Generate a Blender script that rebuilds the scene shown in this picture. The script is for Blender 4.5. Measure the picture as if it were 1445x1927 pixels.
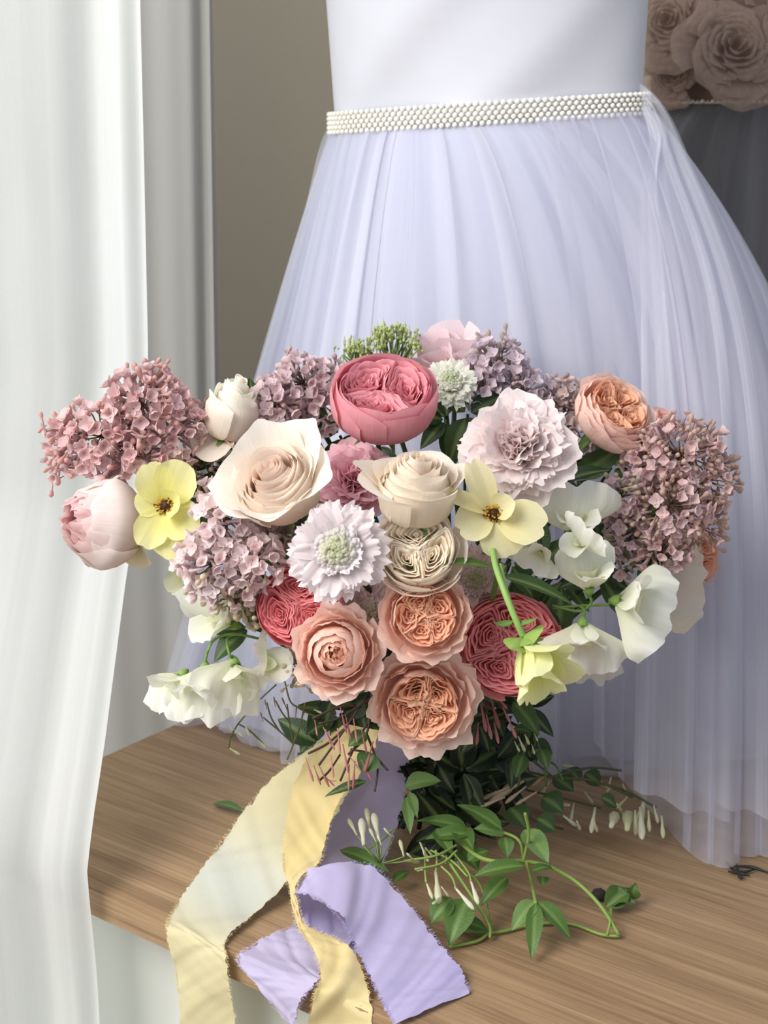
import bpy, math, random
import numpy as np
from mathutils import Vector, Matrix, Quaternion

for o in list(bpy.data.objects):
    bpy.data.objects.remove(o)
SC = bpy.context.scene
COL = SC.collection
R = math.radians

# ------------------------------------------------------------------ camera
TZ = 0.75                                  # height of the table top
F = 52.0 / 36.0 * 1927.0                   # focal length in pixels (1445 x 1927 frame)
PITCH = R(15)
CAM = Vector((0, 0, TZ + 0.6))
FV = Vector((0, math.cos(PITCH), -math.sin(PITCH)))
UV = Vector((0, math.sin(PITCH), math.cos(PITCH)))
RV = Vector((1, 0, 0))
cd = bpy.data.cameras.new('camera')
cam = bpy.data.objects.new('camera', cd)
COL.objects.link(cam)
cam.location = CAM
cam.rotation_euler = (math.pi / 2 - PITCH, 0, 0)
cd.sensor_fit = 'VERTICAL'
cd.sensor_height = 36
cd.lens = 52
cd.clip_start = 0.02
cd.dof.use_dof = True
cd.dof.focus_distance = 1.08
cd.dof.aperture_fstop = 11
SC.camera = cam

# ------------------------------------------------------------------ world, lights, exposure
w = bpy.data.worlds.new('world')
SC.world = w
w.use_nodes = True
w.node_tree.nodes['Background'].inputs[0].default_value = (0.80, 0.88, 1.0, 1)
w.node_tree.nodes['Background'].inputs[1].default_value = 0.50


def area(name, loc, target, sx, sy, power, col):
    l = bpy.data.lights.new(name, 'AREA')
    l.shape = 'RECTANGLE'
    l.size, l.size_y = sx, sy
    l.energy = power
    l.color = col
    o = bpy.data.objects.new(name, l)
    COL.objects.link(o)
    o.location = loc
    o.rotation_euler = (Vector(target) - Vector(loc)).to_track_quat('-Z', 'Y').to_euler()
    return o


# daylight of the room's front left window, and of the window behind the sheer curtain
area('window_daylight', (-1.45, -0.05, TZ + 1.75), (0.1, 1.2, TZ + 0.30), 1.5, 1.5, 68, (1.0, 0.975, 0.94))
area('curtain_daylight', (-0.95, 1.05, TZ + 0.35), (-0.2, 1.02, TZ + 0.25), 0.9, 1.8, 4.5, (0.93, 0.98, 1.0))
SC.view_settings.view_transform = 'Standard'
SC.view_settings.look = 'None'
SC.view_settings.exposure = 0.30
SC.view_settings.gamma = 1.0
SC.view_settings.use_curve_mapping = False
SC.cycles.use_denoising = True
SC.cycles.max_bounces = 10
SC.cycles.transparent_max_bounces = 24
SC.cycles.sample_clamp_indirect = 6


# ------------------------------------------------------------------ helpers
def at(px, py, d):
    return CAM + (FV + RV * ((px - 722.5) / F) - UV * ((py - 963.5) / F)) * d


def on(px, py, h=0.0):
    r = FV + RV * ((px - 722.5) / F) - UV * ((py - 963.5) / F)
    return CAM + r * ((TZ + h - CAM.z) / r.z)


EDGE_P = Vector((-0.381, 1.18, 0))         # far left corner of the table's front edge
EDGE_D = Vector((0.8, -0.6, 0))            # along the front edge
EDGE_N = Vector((-0.6, -0.8, 0))           # out of the front edge


def front(px, py, off=0.004):
    """where the sight line meets the upright plane of the table's front edge"""
    r = FV + RV * ((px - 722.5) / F) - UV * ((py - 963.5) / F)
    p0 = EDGE_P + EDGE_N * off
    k = (p0 - CAM).dot(EDGE_N) / r.dot(EDGE_N)
    return CAM + r * k


def vd(r, u, c):
    return (RV * r + UV * u - FV * c).normalized()


def dome(px, py):
    q = 1 - ((px - 740) / 640.0) ** 2 - ((py - 1000) / 420.0) ** 2
    return 1.235 - 0.18 * math.sqrt(max(0.0, q))


def lin(r, g, b):
    def f(c):
        c = c / 255.0
        return c / 12.92 if c <= 0.04045 else ((c + 0.055) / 1.055) ** 2.4
    return (f(r), f(g), f(b))


def tag(o, label=None, cat=None, group=None, kind=None):
    if label: o['label'] = label
    if cat: o['category'] = cat
    if group: o['group'] = group
    if kind: o['kind'] = kind
    return o


def thing(name, label, cat, loc=(0, 0, 0), group=None, axis=None, roll=0.0):
    o = bpy.data.objects.new(name, None)
    COL.objects.link(o)
    o.empty_display_size = 0.01
    tag(o, label, cat, group)
    if axis is None:
        M = Matrix.Translation(Vector(loc))
    else:
        Z = axis.normalized()
        Y = UV - Z * UV.dot(Z)
        if Y.length < 1e-3:
            Y = -FV
        Y.normalize()
        X = Y.cross(Z)
        M = Matrix((X, Y, Z)).transposed().to_4x4() @ Matrix.Rotation(roll, 4, 'Z')
        M.translation = Vector(loc)
    o.matrix_world = M
    ROOTM[o.name] = (M, M.inverted())
    return o


ROOTM = {}


def new_mesh(name, verts, faces, mat, col=None, uv=None, smooth=True):
    me = bpy.data.meshes.new(name)
    me.from_pydata([tuple(v) for v in verts], [], [tuple(f) for f in faces])
    if smooth:
        me.polygons.foreach_set('use_smooth', [True] * len(me.polygons))
    if col is not None:
        a = me.attributes.new('Col', 'FLOAT_COLOR', 'POINT')
        c = np.ones((len(verts), 4), dtype=np.float32)
        c[:, :3] = col
        a.data.foreach_set('color', c.ravel())
    if uv is not None:
        l = me.uv_layers.new(name='UVMap')
        idx = np.zeros(len(me.loops), dtype=np.int32)
        me.loops.foreach_get('vertex_index', idx)
        l.data.foreach_set('uv', np.asarray(uv, dtype=np.float32)[idx].ravel())
    me.materials.append(mat)
    me.update()
    return me


def link(name, me, parent=None, world=False, color=None, mat=None):
    o = bpy.data.objects.new(name, me)
    COL.objects.link(o)
    if color is not None:
        o.color = (*color, 1)
    if parent is not None:
        o.parent = parent
        root = parent
        if world:
            while root.parent is not None:
                root = root.parent
            o.matrix_local = ROOTM[root.name][1] if mat is None else ROOTM[root.name][1] @ mat
        elif mat is not None:
            o.matrix_local = mat
    elif mat is not None:
        o.matrix_world = mat
    return o


def shift_in(verts, parent):
    """world vertices -> the thing's own frame"""
    root = parent
    while root.parent is not None:
        root = root.parent
    Mi = np.array(ROOTM[root.name][1])
    v = np.asarray([tuple(p) for p in verts], dtype=float)
    return v @ Mi[:3, :3].T + Mi[:3, 3]


def wpart(name, verts, faces, mat, parent, col=None, uv=None, color=None, smooth=True):
    return link(name, new_mesh(name, shift_in(verts, parent), faces, mat, col, uv, smooth), parent, color=color)


def grid_faces(ns, nt, closed=False):
    f = []
    for i in range(ns - 1):
        for j in range(nt - 1 if not closed else nt):
            a = i * nt + j
            b = i * nt + (j + 1) % nt
            f.append((a, b, b + nt, a + nt))
    return f


def catmull(pts, n):
    P = np.asarray([tuple(p) for p in pts], dtype=float)
    if len(P) == 2:
        u = np.linspace(0, 1, n)[:, None]
        return P[0] * (1 - u) + P[1] * u
    P = np.vstack([2 * P[0] - P[1], P, 2 * P[-1] - P[-2]])
    m = len(P) - 3
    out = []
    for k in np.linspace(0, m - 1e-6, n):
        i = int(k)
        t = k - i
        a, b, c, d = P[i], P[i + 1], P[i + 2], P[i + 3]
        out.append(0.5 * (2 * b + (c - a) * t + (2 * a - 5 * b + 4 * c - d) * t * t + (3 * b - a - 3 * c + d) * t ** 3))
    return np.array(out)


def tube(pts, radii, sides=6, n=None, caps=True):
    P = catmull(pts, n) if n else np.asarray([tuple(p) for p in pts], dtype=float)
    k = len(P)
    rr = np.interp(np.linspace(0, 1, k), np.linspace(0, 1, len(radii)), radii) if hasattr(radii, '__len__') else np.full(k, radii)
    T = np.gradient(P, axis=0)
    T /= np.linalg.norm(T, axis=1)[:, None] + 1e-12
    ref = np.array([0.31, 0.22, 0.93])
    V = []
    for i in range(k):
        a = np.cross(T[i], ref)
        if np.linalg.norm(a) < 1e-3:
            a = np.cross(T[i], [1, 0, 0])
        a /= np.linalg.norm(a)
        b = np.cross(T[i], a)
        for j in range(sides):
            th = 2 * math.pi * j / sides
            V.append(P[i] + rr[i] * (a * math.cos(th) + b * math.sin(th)))
    Fc = grid_faces(k, sides, True)
    if caps:
        Fc.append(tuple(range(sides))[::-1])
        Fc.append(tuple(range((k - 1) * sides, k * sides)))
    return V, Fc


class MB:
    """collects shapes into one mesh"""
    def __init__(s):
        s.v, s.f, s.c = [], [], []

    def add(s, v, f, c=(1, 1, 1)):
        n = len(s.v)
        s.v.extend([tuple(p) for p in v])
        s.f.extend([tuple(i + n for i in q) for q in f])
        s.c.extend([c] * len(v))

    def box(s, lo, hi):
        x0, y0, z0 = lo
        x1, y1, z1 = hi
        s.add([(x0, y0, z0), (x1, y0, z0), (x1, y1, z0), (x0, y1, z0), (x0, y0, z1), (x1, y0, z1), (x1, y1, z1), (x0, y1, z1)],
              [(0, 3, 2, 1), (4, 5, 6, 7), (0, 1, 5, 4), (1, 2, 6, 5), (2, 3, 7, 6), (3, 0, 4, 7)])


def vnoise(x, seed=0):
    """smooth 1-D noise in -1..1"""
    x = np.asarray(x, dtype=float)
    i = np.floor(x).astype(int)
    f = x - i
    f = f * f * (3 - 2 * f)

    def h(k):
        return np.modf(np.abs(np.sin(k * 127.1 + seed * 311.7) * 43758.5453))[0] * 2 - 1
    return h(i) * (1 - f) + h(i + 1) * f


# ------------------------------------------------------------------ materials
def newmat(name):
    m = bpy.data.materials.new(name)
    m.use_nodes = True
    nt = m.node_tree
    nt.nodes.clear()
    out = nt.nodes.new('ShaderNodeOutputMaterial')
    return m, nt, out


def N(nt, kind, **kw):
    n = nt.nodes.new(kind)
    for k, v in kw.items():
        if k.startswith('i_'):
            n.inputs[k[2:].replace('_', ' ')].default_value = v
        else:
            setattr(n, k, v)
    return n


def petal_like(name, transl, rough, spec, bump, sheen=0.0, bscale=(40, 3, 1)):
    """colour of the flower itself (vertex pigment x object colour), thin and partly translucent"""
    m, nt, out = newmat(name)
    L = nt.links.new
    at_ = N(nt, 'ShaderNodeAttribute', attribute_name='Col')
    oi = N(nt, 'ShaderNodeObjectInfo')
    mul = N(nt, 'ShaderNodeMix', data_type='RGBA', blend_type='MULTIPLY')
    mul.inputs[0].default_value = 1
    L(at_.outputs['Color'], mul.inputs[6]); L(oi.outputs['Color'], mul.inputs[7])
    uv = N(nt, 'ShaderNodeUVMap')
    mp = N(nt, 'ShaderNodeMapping')
    mp.inputs['Scale'].default_value = bscale
    L(uv.outputs[0], mp.inputs[0])
    no = N(nt, 'ShaderNodeTexNoise', i_Scale=1.0, i_Detail=3.0)
    L(mp.outputs[0], no.inputs['Vector'])
    bp = N(nt, 'ShaderNodeBump', i_Strength=bump, i_Distance=0.0008)
    L(no.outputs[0], bp.inputs['Height'])
    mr = N(nt, 'ShaderNodeMapRange')
    mr.inputs[3].default_value, mr.inputs[4].default_value = 0.93, 1.05
    L(no.outputs[0], mr.inputs[0])
    m2 = N(nt, 'ShaderNodeMix', data_type='RGBA', blend_type='MULTIPLY')
    m2.inputs[0].default_value = 1
    L(mul.outputs[2], m2.inputs[6]); L(mr.outputs[0], m2.inputs[7])
    pr = N(nt, 'ShaderNodeBsdfPrincipled', i_Roughness=rough)
    pr.inputs['Specular IOR Level'].default_value = spec
    pr.inputs['Sheen Weight'].default_value = sheen
    L(m2.outputs[2], pr.inputs['Base Color']); L(bp.outputs[0], pr.inputs['Normal'])
    tr = N(nt, 'ShaderNodeBsdfTranslucent')
    L(m2.outputs[2], tr.inputs[0])
    mx = N(nt, 'ShaderNodeMixShader')
    mx.inputs[0].default_value = transl
    L(pr.outputs[0], mx.inputs[1]); L(tr.outputs[0], mx.inputs[2])
    L(mx.outputs[0], out.inputs[0])
    return m


M_PETAL = petal_like('petal', 0.42, 0.6, 0.18, 0.35, 0.05)
M_SILK = petal_like('ribbon_silk', 0.18, 0.55, 0.3, 0.25, 0.25, (60, 60, 1))
M_LEAF = petal_like('leaf', 0.22, 0.42, 0.4, 0.5, 0.0, (6, 30, 1))
M_STEM = petal_like('stem', 0.0, 0.5, 0.3, 0.1)


def plain(name, col, rough=0.6, spec=0.3, metal=0.0, coat=0.0):
    m, nt, out = newmat(name)
    pr = N(nt, 'ShaderNodeBsdfPrincipled', i_Roughness=rough, i_Metallic=metal)
    pr.inputs['Specular IOR Level'].default_value = spec
    pr.inputs['Coat Weight'].default_value = coat
    no = N(nt, 'ShaderNodeTexNoise', i_Scale=60.0, i_Detail=4.0)
    tc = N(nt, 'ShaderNodeTexCoord')
    nt.links.new(tc.outputs['Object'], no.inputs['Vector'])
    mr = N(nt, 'ShaderNodeMapRange')
    mr.inputs[3].default_value, mr.inputs[4].default_value = 0.94, 1.04
    nt.links.new(no.outputs[0], mr.inputs[0])
    mi = N(nt, 'ShaderNodeMix', data_type='RGBA', blend_type='MULTIPLY')
    mi.inputs[0].default_value = 1
    mi.inputs[6].default_value = (*col, 1)
    nt.links.new(mr.outputs[0], mi.inputs[7])
    nt.links.new(mi.outputs[2], pr.inputs['Base Color'])
    nt.links.new(pr.outputs[0], out.inputs[0])
    return m


def fabric(name, col, transl, opacity, streak=0.0, ustretch=60, weave=900, rough=0.8, sheen=0.2, bump=0.2):
    """cloth: diffuse + translucent, woven bump; opacity < 1 for sheer cloth, gathered streaks along v"""
    m, nt, out = newmat(name)
    L = nt.links.new
    uv = N(nt, 'ShaderNodeUVMap')
    mp = N(nt, 'ShaderNodeMapping')
    mp.inputs['Scale'].default_value = (ustretch, 1.2, 1)
    L(uv.outputs[0], mp.inputs[0])
    no = N(nt, 'ShaderNodeTexNoise', i_Scale=1.0, i_Detail=3.0, i_Roughness=0.5)
    L(mp.outputs[0], no.inputs['Vector'])
    tc = N(nt, 'ShaderNodeTexCoord')
    wv = N(nt, 'ShaderNodeTexNoise', i_Scale=float(weave), i_Detail=1.0)
    L(tc.outputs['Object'], wv.inputs['Vector'])
    bp = N(nt, 'ShaderNodeBump', i_Strength=bump, i_Distance=0.0006)
    L(wv.outputs[0], bp.inputs['Height'])
    pr = N(nt, 'ShaderNodeBsdfPrincipled', i_Roughness=rough)
    pr.inputs['Specular IOR Level'].default_value = 0.15
    pr.inputs['Sheen Weight'].default_value = sheen
    pr.inputs['Base Color'].default_value = (*col, 1)
    L(bp.outputs[0], pr.inputs['Normal'])
    tr = N(nt, 'ShaderNodeBsdfTranslucent')
    tr.inputs[0].default_value = (*col, 1)
    mx = N(nt, 'ShaderNodeMixShader')
    mx.inputs[0].default_value = transl
    L(pr.outputs[0], mx.inputs[1]); L(tr.outputs[0], mx.inputs[2])
    last = mx
    if opacity < 1:
        tp = N(nt, 'ShaderNodeBsdfTransparent')
        m2 = N(nt, 'ShaderNodeMixShader')
        mr = N(nt, 'ShaderNodeMapRange')
        mr.inputs[1].default_value, mr.inputs[2].default_value = 0.32, 0.70
        mr.inputs[3].default_value, mr.inputs[4].default_value = max(0, opacity - streak), min(1, opacity + streak)
        L(no.outputs[0], mr.inputs[0])
        L(mr.outputs[0], m2.inputs[0])
        L(tp.outputs[0], m2.inputs[1]); L(mx.outputs[0], m2.inputs[2])
        last = m2
    L(last.outputs[0], out.inputs[0])
    return m


def oak():
    m, nt, out = newmat('oak')
    L = nt.links.new
    tc = N(nt, 'ShaderNodeTexCoord')
    mp = N(nt, 'ShaderNodeMapping')
    mp.inputs['Scale'].default_value = (1.6, 34, 34)
    L(tc.outputs['Object'], mp.inputs[0])
    n1 = N(nt, 'ShaderNodeTexNoise', i_Scale=1.6, i_Detail=6.0, i_Roughness=0.62, i_Distortion=0.6)
    L(mp.outputs[0], n1.inputs['Vector'])
    mp2 = N(nt, 'ShaderNodeMapping')
    mp2.inputs['Scale'].default_value = (9, 420, 420)
    L(tc.outputs['Object'], mp2.inputs[0])
    n2 = N(nt, 'ShaderNodeTexNoise', i_Scale=1.0, i_Detail=3.0)
    L(mp2.outputs[0], n2.inputs['Vector'])
    r1 = N(nt, 'ShaderNodeValToRGB')
    e = r1.color_ramp.elements
    e[0].position, e[0].color = 0.28, (*lin(132, 105, 77), 1)
    e[1].position, e[1].color = 0.72, (*lin(180, 151, 117), 1)
    k = e.new(0.5); k.color = (*lin(159, 130, 98), 1)
    L(n1.outputs[0], r1.inputs[0])
    r2 = N(nt, 'ShaderNodeMapRange')
    r2.inputs[1].default_value, r2.inputs[2].default_value = 0.35, 0.6
    r2.inputs[3].default_value, r2.inputs[4].default_value = 0.80, 1.04
    L(n2.outputs[0], r2.inputs[0])
    mi = N(nt, 'ShaderNodeMix', data_type='RGBA', blend_type='MULTIPLY')
    mi.inputs[0].default_value = 1
    L(r1.outputs[0], mi.inputs[6]); L(r2.outputs[0], mi.inputs[7])
    pr = N(nt, 'ShaderNodeBsdfPrincipled', i_Roughness=0.5)
    pr.inputs['Specular IOR Level'].default_value = 0.3
    bp = N(nt, 'ShaderNodeBump', i_Strength=0.25, i_Distance=0.0006)
    L(n2.outputs[0], bp.inputs['Height']); L(bp.outputs[0], pr.inputs['Normal'])
    L(mi.outputs[2], pr.inputs['Base Color']); L(pr.outputs[0], out.inputs[0])
    return m


M_OAK = oak()
M_WALL = plain('warm_plaster', lin(176, 168, 156), 0.9)
M_FLOOR = plain('floor_boards', lin(150, 128, 104), 0.6)
M_WHITE = plain('white_paint', lin(232, 232, 226), 0.6)
M_SHEER = fabric('sheer_curtain', lin(240, 243, 240), 0.5, 0.93, 0.04, 40, 1400, bump=0.3)
M_GREYC = fabric('grey_curtain', lin(186, 183, 178), 0.15, 1.0, weave=1200, bump=0.3)
M_TAUPE = fabric('taupe_curtain', lin(240, 228, 204), 0.1, 1.0, weave=1200, bump=0.3)
M_CLOTH = fabric('white_drape', lin(238, 242, 232), 0.3, 1.0, weave=1300, bump=0.2)
M_SATIN = fabric('white_satin', lin(212, 212, 219), 0.1, 1.0, weave=1500, rough=0.45, sheen=0.3, bump=0.1)
M_UNDER = fabric('skirt_lining', lin(206, 208, 230), 0.15, 1.0, weave=800)
M_TULLE = fabric('white_tulle', lin(230, 230, 240), 0.35, 0.40, 0.12, 34, 2600, sheen=0.1)
M_TULLE2 = fabric('white_tulle_panel', lin(222, 220, 232), 0.35, 0.40, 0.08, 14, 2600, sheen=0.1)
M_GTULLE = fabric('grey_tulle', lin(150, 148, 150), 0.3, 0.5, 0.3, 30, 2600, sheen=0.1)
M_GUNDER = fabric('grey_lining', lin(92, 88, 88), 0.1, 1.0)
M_TAUPET = fabric('taupe_tulle', lin(186, 162, 147), 0.3, 0.58, 0.12, 12, 2400, sheen=0.1)
M_TAUPEB = fabric('taupe_bodice_cloth', lin(120, 98, 88), 0.1, 1.0)
M_PEARL = plain('pearl', lin(246, 242, 228), 0.22, 0.7, coat=0.6)
M_BEAD = plain('silver_bead', lin(214, 200, 184), 0.25, 0.6, 0.3)
M_DARK = plain('dark_dry_sprig', lin(52, 46, 44), 0.8)
M_GLASS, _nt, _out = newmat('window_glass')
_g = N(_nt, 'ShaderNodeBsdfTransparent')
_g2 = N(_nt, 'ShaderNodeBsdfGlossy', i_Roughness=0.02)
_m = N(_nt, 'ShaderNodeMixShader')
_m.inputs[0].default_value = 0.06
_nt.links.new(_g.outputs[0], _m.inputs[1]); _nt.links.new(_g2.outputs[0], _m.inputs[2]); _nt.links.new(_m.outputs[0], _out.inputs[0])

# ------------------------------------------------------------------ the room
mb = MB(); mb.box((-3.0, -2.5, -0.05), (3.0, 2.2, 0.0))
tag(link('floor', new_mesh('floor', mb.v, mb.f, M_FLOOR, smooth=False)), kind='structure')
mb = MB(); mb.box((-3.0, 2.12, 0.0), (3.0, 2.2, 2.7))
tag(link('wall_back', new_mesh('wall_back', mb.v, mb.f, M_WALL, smooth=False)), kind='structure')
mb = MB(); mb.box((-3.0, 2.09, 0.0), (3.0, 2.12, 0.09))
tag(link('baseboard_back', new_mesh('baseboard_back', mb.v, mb.f, M_WHITE, smooth=False)), kind='structure')

# ------------------------------------------------------------------ table (an oak bench top)
t_ang = math.atan2(-0.6, 0.8)
MT = Matrix.Translation((EDGE_P.x, EDGE_P.y, 0)) @ Matrix.Rotation(t_ang, 4, 'Z')
tbl = thing('oak_table', 'light oak table top with a straight front edge, everything stands on it', 'table', (EDGE_P.x, EDGE_P.y, 0))
tbl.matrix_world = MT
ROOTM[tbl.name] = (MT, MT.inverted())


def rbox(lo, hi, b):
    """box with bevelled edges"""
    import bmesh
    bm = bmesh.new()
    bmesh.ops.create_cube(bm, size=1)
    for v in bm.verts:
        v.co = Vector([lo[i] + (v.co[i] + 0.5) * (hi[i] - lo[i]) for i in range(3)])
    bmesh.ops.bevel(bm, geom=list(bm.edges), offset=b, segments=2, affect='EDGES')
    me = bpy.data.meshes.new('box')
    bm.to_mesh(me)
    bm.free()
    return me


TH = 0.026
me = rbox((0, 0, TZ - TH), (2.1, 0.9, TZ), 0.0018); me.materials.append(M_OAK)
link('table_top', me, tbl)
for x in (0.06, 1.98):
    me = rbox((x, 0.10, 0), (x + 0.03, 0.86, TZ - TH), 0.002); me.materials.append(M_WHITE)
    link('side_panel', me, tbl)


# ------------------------------------------------------------------ curtains
def sheet(name, xy, zs, foldamp, foldfn, mat, parent, nu=140, edge=None):
    """hanging cloth: xy = path left..right at each height, folds along the path normal"""
    V, UVs = [], []
    nz = len(zs)
    for k, z in enumerate(zs):
        path = catmull([(p[0], p[1], 0) for p in xy(z)], nu)
        T = np.gradient(path, axis=0)
        T /= np.linalg.norm(T, axis=1)[:, None]
        nrm = np.stack([T[:, 1], -T[:, 0], T[:, 2]], 1)
        u = np.linspace(0, 1, nu)
        off = foldfn(u, z) * foldamp
        P = path + nrm * off[:, None]
        for i in range(nu):
            V.append((P[i, 0], P[i, 1], z))
            UVs.append((u[i], k / (nz - 1)))
    return wpart(name, V, grid_faces(nz, nu), mat, parent, uv=UVs)


def ray_y(px, py, y):
    r = FV + RV * ((px - 722.5) / F) - UV * ((py - 963.5) / F)
    return CAM + r * ((y - CAM.y) / r.y)


# right edge of the sheer: hangs back above the table, is pushed forward over the table's front corner
EZ = sorted([tuple(ray_y(*q)) for q in ((258, -500, 1.27), (260, 0, 1.27), (268, 380, 1.27), (275, 690, 1.26), (255, 950, 1.24), (232, 1100, 1.20), (190, 1420, 1.10), (168, 1560, 1.06), (158, 1650, 1.045), (165, 1720, 1.045), (178, 1850, 1.045), (186, 2000, 1.045), (190, 3200, 1.05))], key=lambda p: p[2])


def c1_edge(z):
    zs_ = [e[2] for e in EZ]
    return float(np.interp(z, zs_, [e[0] for e in EZ])), float(np.interp(z, zs_, [e[1] for e in EZ]))


def c1_path(z):
    x, y = c1_edge(z)
    return [(x - 0.80, y - 0.34), (x - 0.45, y - 0.16), (x - 0.17, y - 0.03), (x - 0.05, y + 0.012), (x, y)]


c1 = thing('sheer_curtain', 'bright white sheer curtain at the far left, hanging over the table corner', 'curtain', (-0.4, 1.0, 0.01))
sheet('curtain_cloth', c1_path, np.linspace(0.012, TZ + 1.15, 90), 0.0045,
      lambda u, z: np.sin(u * 30 + 0.5 * math.sin(z * 2)) * 0.9 + np.sin(u * 61 + 1 + z * 0.8) * 0.22 + 0.35 * vnoise(u * 9 + z * 4, 3) + 0.12 * vnoise(u * 20 + z * 9, 4), M_SHEER, c1)

c2 = thing('grey_curtain', 'pale grey curtain panel hanging straight behind the table, left of the dress', 'curtain', (-0.4, 1.66, 0.01))
sheet('curtain_cloth', lambda z: [(-1.0, 1.60), (-0.6, 1.62), (-0.36, 1.63), (-0.225 + 0.02 * (z - TZ), 1.62), (-0.187 + 0.012 * (z - TZ), 1.625)], np.linspace(0.012, TZ + 1.3, 40), 0.004,
      lambda u, z: np.sin(u * 34 + 0.8) + 0.3 * np.sin(u * 80 + z), M_GREYC, c2)

c3 = thing('taupe_curtain', 'dark taupe backdrop curtain behind the white dress', 'curtain', (0.2, 2.0, 0.01))
sheet('curtain_cloth', lambda z: [(-1.4, 2.02), (-0.3, 2.02), (0.5, 2.02), (1.6, 2.02)], np.linspace(0.012, TZ + 1.4, 30), 0.012,
      lambda u, z: np.sin(u * 60 + 0.4 * np.sin(z)) * 0.6 + 0.5 * np.sin(u * 23), M_TAUPE, c3, nu=200)

c4 = thing('white_drape', 'plain white drape hanging below the table front', 'drape', (0.1, 0.87, 0.01))


def under(z):
    return [tuple((EDGE_P + EDGE_D * s - EDGE_N * 0.035)[:2]) for s in (0.02, 0.5, 1.0, 1.9)]


sheet('drape_cloth', under, np.linspace(0.006, TZ - TH - 0.002, 20), 0.006, lambda u, z: np.sin(u * 70) * 0.7 + 0.5 * np.sin(u * 31 + 1), M_CLOTH, c4, nu=160)

# window of the left wall, behind the sheer curtain
WD = Vector((0.6, 0.8, 0))
MW = Matrix.Translation((-1.55, 0.9, 0)) @ Matrix.Rotation(math.atan2(0.95, 0.3), 4, 'Z')
mb = MB()
mb.box((-1.6, 0, 0), (2.0, 0.1, 0.45)); mb.box((-1.6, 0, 2.3), (2.0, 0.1, 2.7)); mb.box((-1.6, 0, 0.45), (-0.9, 0.1, 2.3)); mb.box((0.9, 0, 0.45), (2.0, 0.1, 2.3))
wl = tag(link('wall_left', new_mesh('wall_left', mb.v, mb.f, M_WALL, smooth=False), mat=MW), kind='structure')
mb = MB()
for a, b in (((-0.9, 0.02, 0.45), (-0.84, 0.08, 2.3)), ((0.84, 0.02, 0.45), (0.9, 0.08, 2.3)), ((-0.84, 0.02, 0.45), (0.84, 0.08, 0.51)), ((-0.84, 0.02, 2.24), (0.84, 0.08, 2.3)), ((-0.03, 0.02, 0.51), (0.03, 0.08, 2.24))):
    mb.box(a, b)
wn = tag(link('window_1', new_mesh('window_1', mb.v, mb.f, M_WHITE, smooth=False), mat=MW), kind='structure')
mb = MB(); mb.box((-0.84, 0.048, 0.51), (0.84, 0.052, 2.24))
link('window_pane', new_mesh('window_pane', mb.v, mb.f, M_GLASS, smooth=False), wn)

# ------------------------------------------------------------------ the white dress
WL = at(632, 232, 1.42)
WR = at(1208, 196, 1.36)
WC = (WL + WR) / 2
E1 = (WR - WL).normalized()
E2 = Vector((E1.y, -E1.x, 0)).normalized()
if E2.y > 0: E2 = -E2
WA = (WR - WL).length / 2
WB = 0.062


def ring(c, e1, e2, a, b, n, full=True):
    th = np.linspace(0, 2 * math.pi, n, endpoint=False)
    return np.array([tuple(c + e1 * (a * math.cos(t)) + e2 * (b * math.sin(t))) for t in th])


def loft_rings(rings):
    V = np.vstack(rings)
    return V, grid_faces(len(rings), len(rings[0]), True)


dress = thing('white_flower_girl_dress', 'white dress with satin bodice, pearl belt and full tulle skirt behind the bouquet', 'dress', (0.12, 1.45, TZ))
# bodice
NB = 72
rings, uvs = [], []
SKEW = Vector((0, 0, 1))
for k, h in enumerate(np.linspace(-0.006, 0.30, 26)):
    q = h / 0.12
    left = WA * (1.0 + 0.035 * max(0, q))
    c = WC + SKEW * h + E1 * (-0.003 * q)
    a, b = left, WB + 0.012 * min(1, max(0, q))
    r_ = ring(c, E1, E2, a, b, NB)
    th = np.linspace(0, 2 * math.pi, NB, endpoint=False)
    wob = 0.0018 * np.sin(th * 5 + h * 30) + 0.0024 * vnoise(th * 2.6 + h * 22, 5) + 0.0012 * vnoise(th * 7 - h * 60, 6)
    r_ += np.array(E2)[None, :] * (wob * np.sin(th))[:, None]
    if k == 25:
        r_ = r_ * 0.0 + np.array(c) + (r_ - np.array(c)) * 0.2
    rings.append(r_)
    uvs += [(i / NB, k / 25) for i in range(NB)]
V, Fc = loft_rings(rings)
wpart('bodice', V, Fc, M_SATIN, dress, uv=uvs)
# belt with pearls
belt_h = 0.0205
rings = []
for h, o in ((-belt_h / 2, 0.002), (-belt_h / 2, 0.0045), (belt_h / 2, 0.0045), (belt_h / 2, 0.002)):
    rings.append(ring(WC + SKEW * h, E1, E2, WA + o, WB + o, NB))
V, Fc = loft_rings(rings)
belt = wpart('belt', V, Fc, M_SATIN, dress)
mbp = MB()


def sphere_mesh(name, mat, seg=8, rings_=5, squash=1.0):
    V = [(0, 0, squash)]
    for i in range(1, rings_):
        a = math.pi * i / rings_
        for j in range(seg):
            t = 2 * math.pi * j / seg
            V.append((math.sin(a) * math.cos(t), math.sin(a) * math.sin(t), squash * math.cos(a)))
    V.append((0, 0, -squash))
    Fc = [(0, 1 + j, 1 + (j + 1) % seg) for j in range(seg)]
    for i in range(rings_ - 2):
        for j in range(seg):
            a = 1 + i * seg + j
            b = 1 + i * seg + (j + 1) % seg
            Fc.append((a, a + seg, b + seg, b))
    n = len(V) - 1
    Fc += [(n, n - seg + (j + 1) % seg, n - seg + j) for j in range(seg)]
    return new_mesh(name, V, Fc, mat, np.ones((len(V), 3)))


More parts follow.
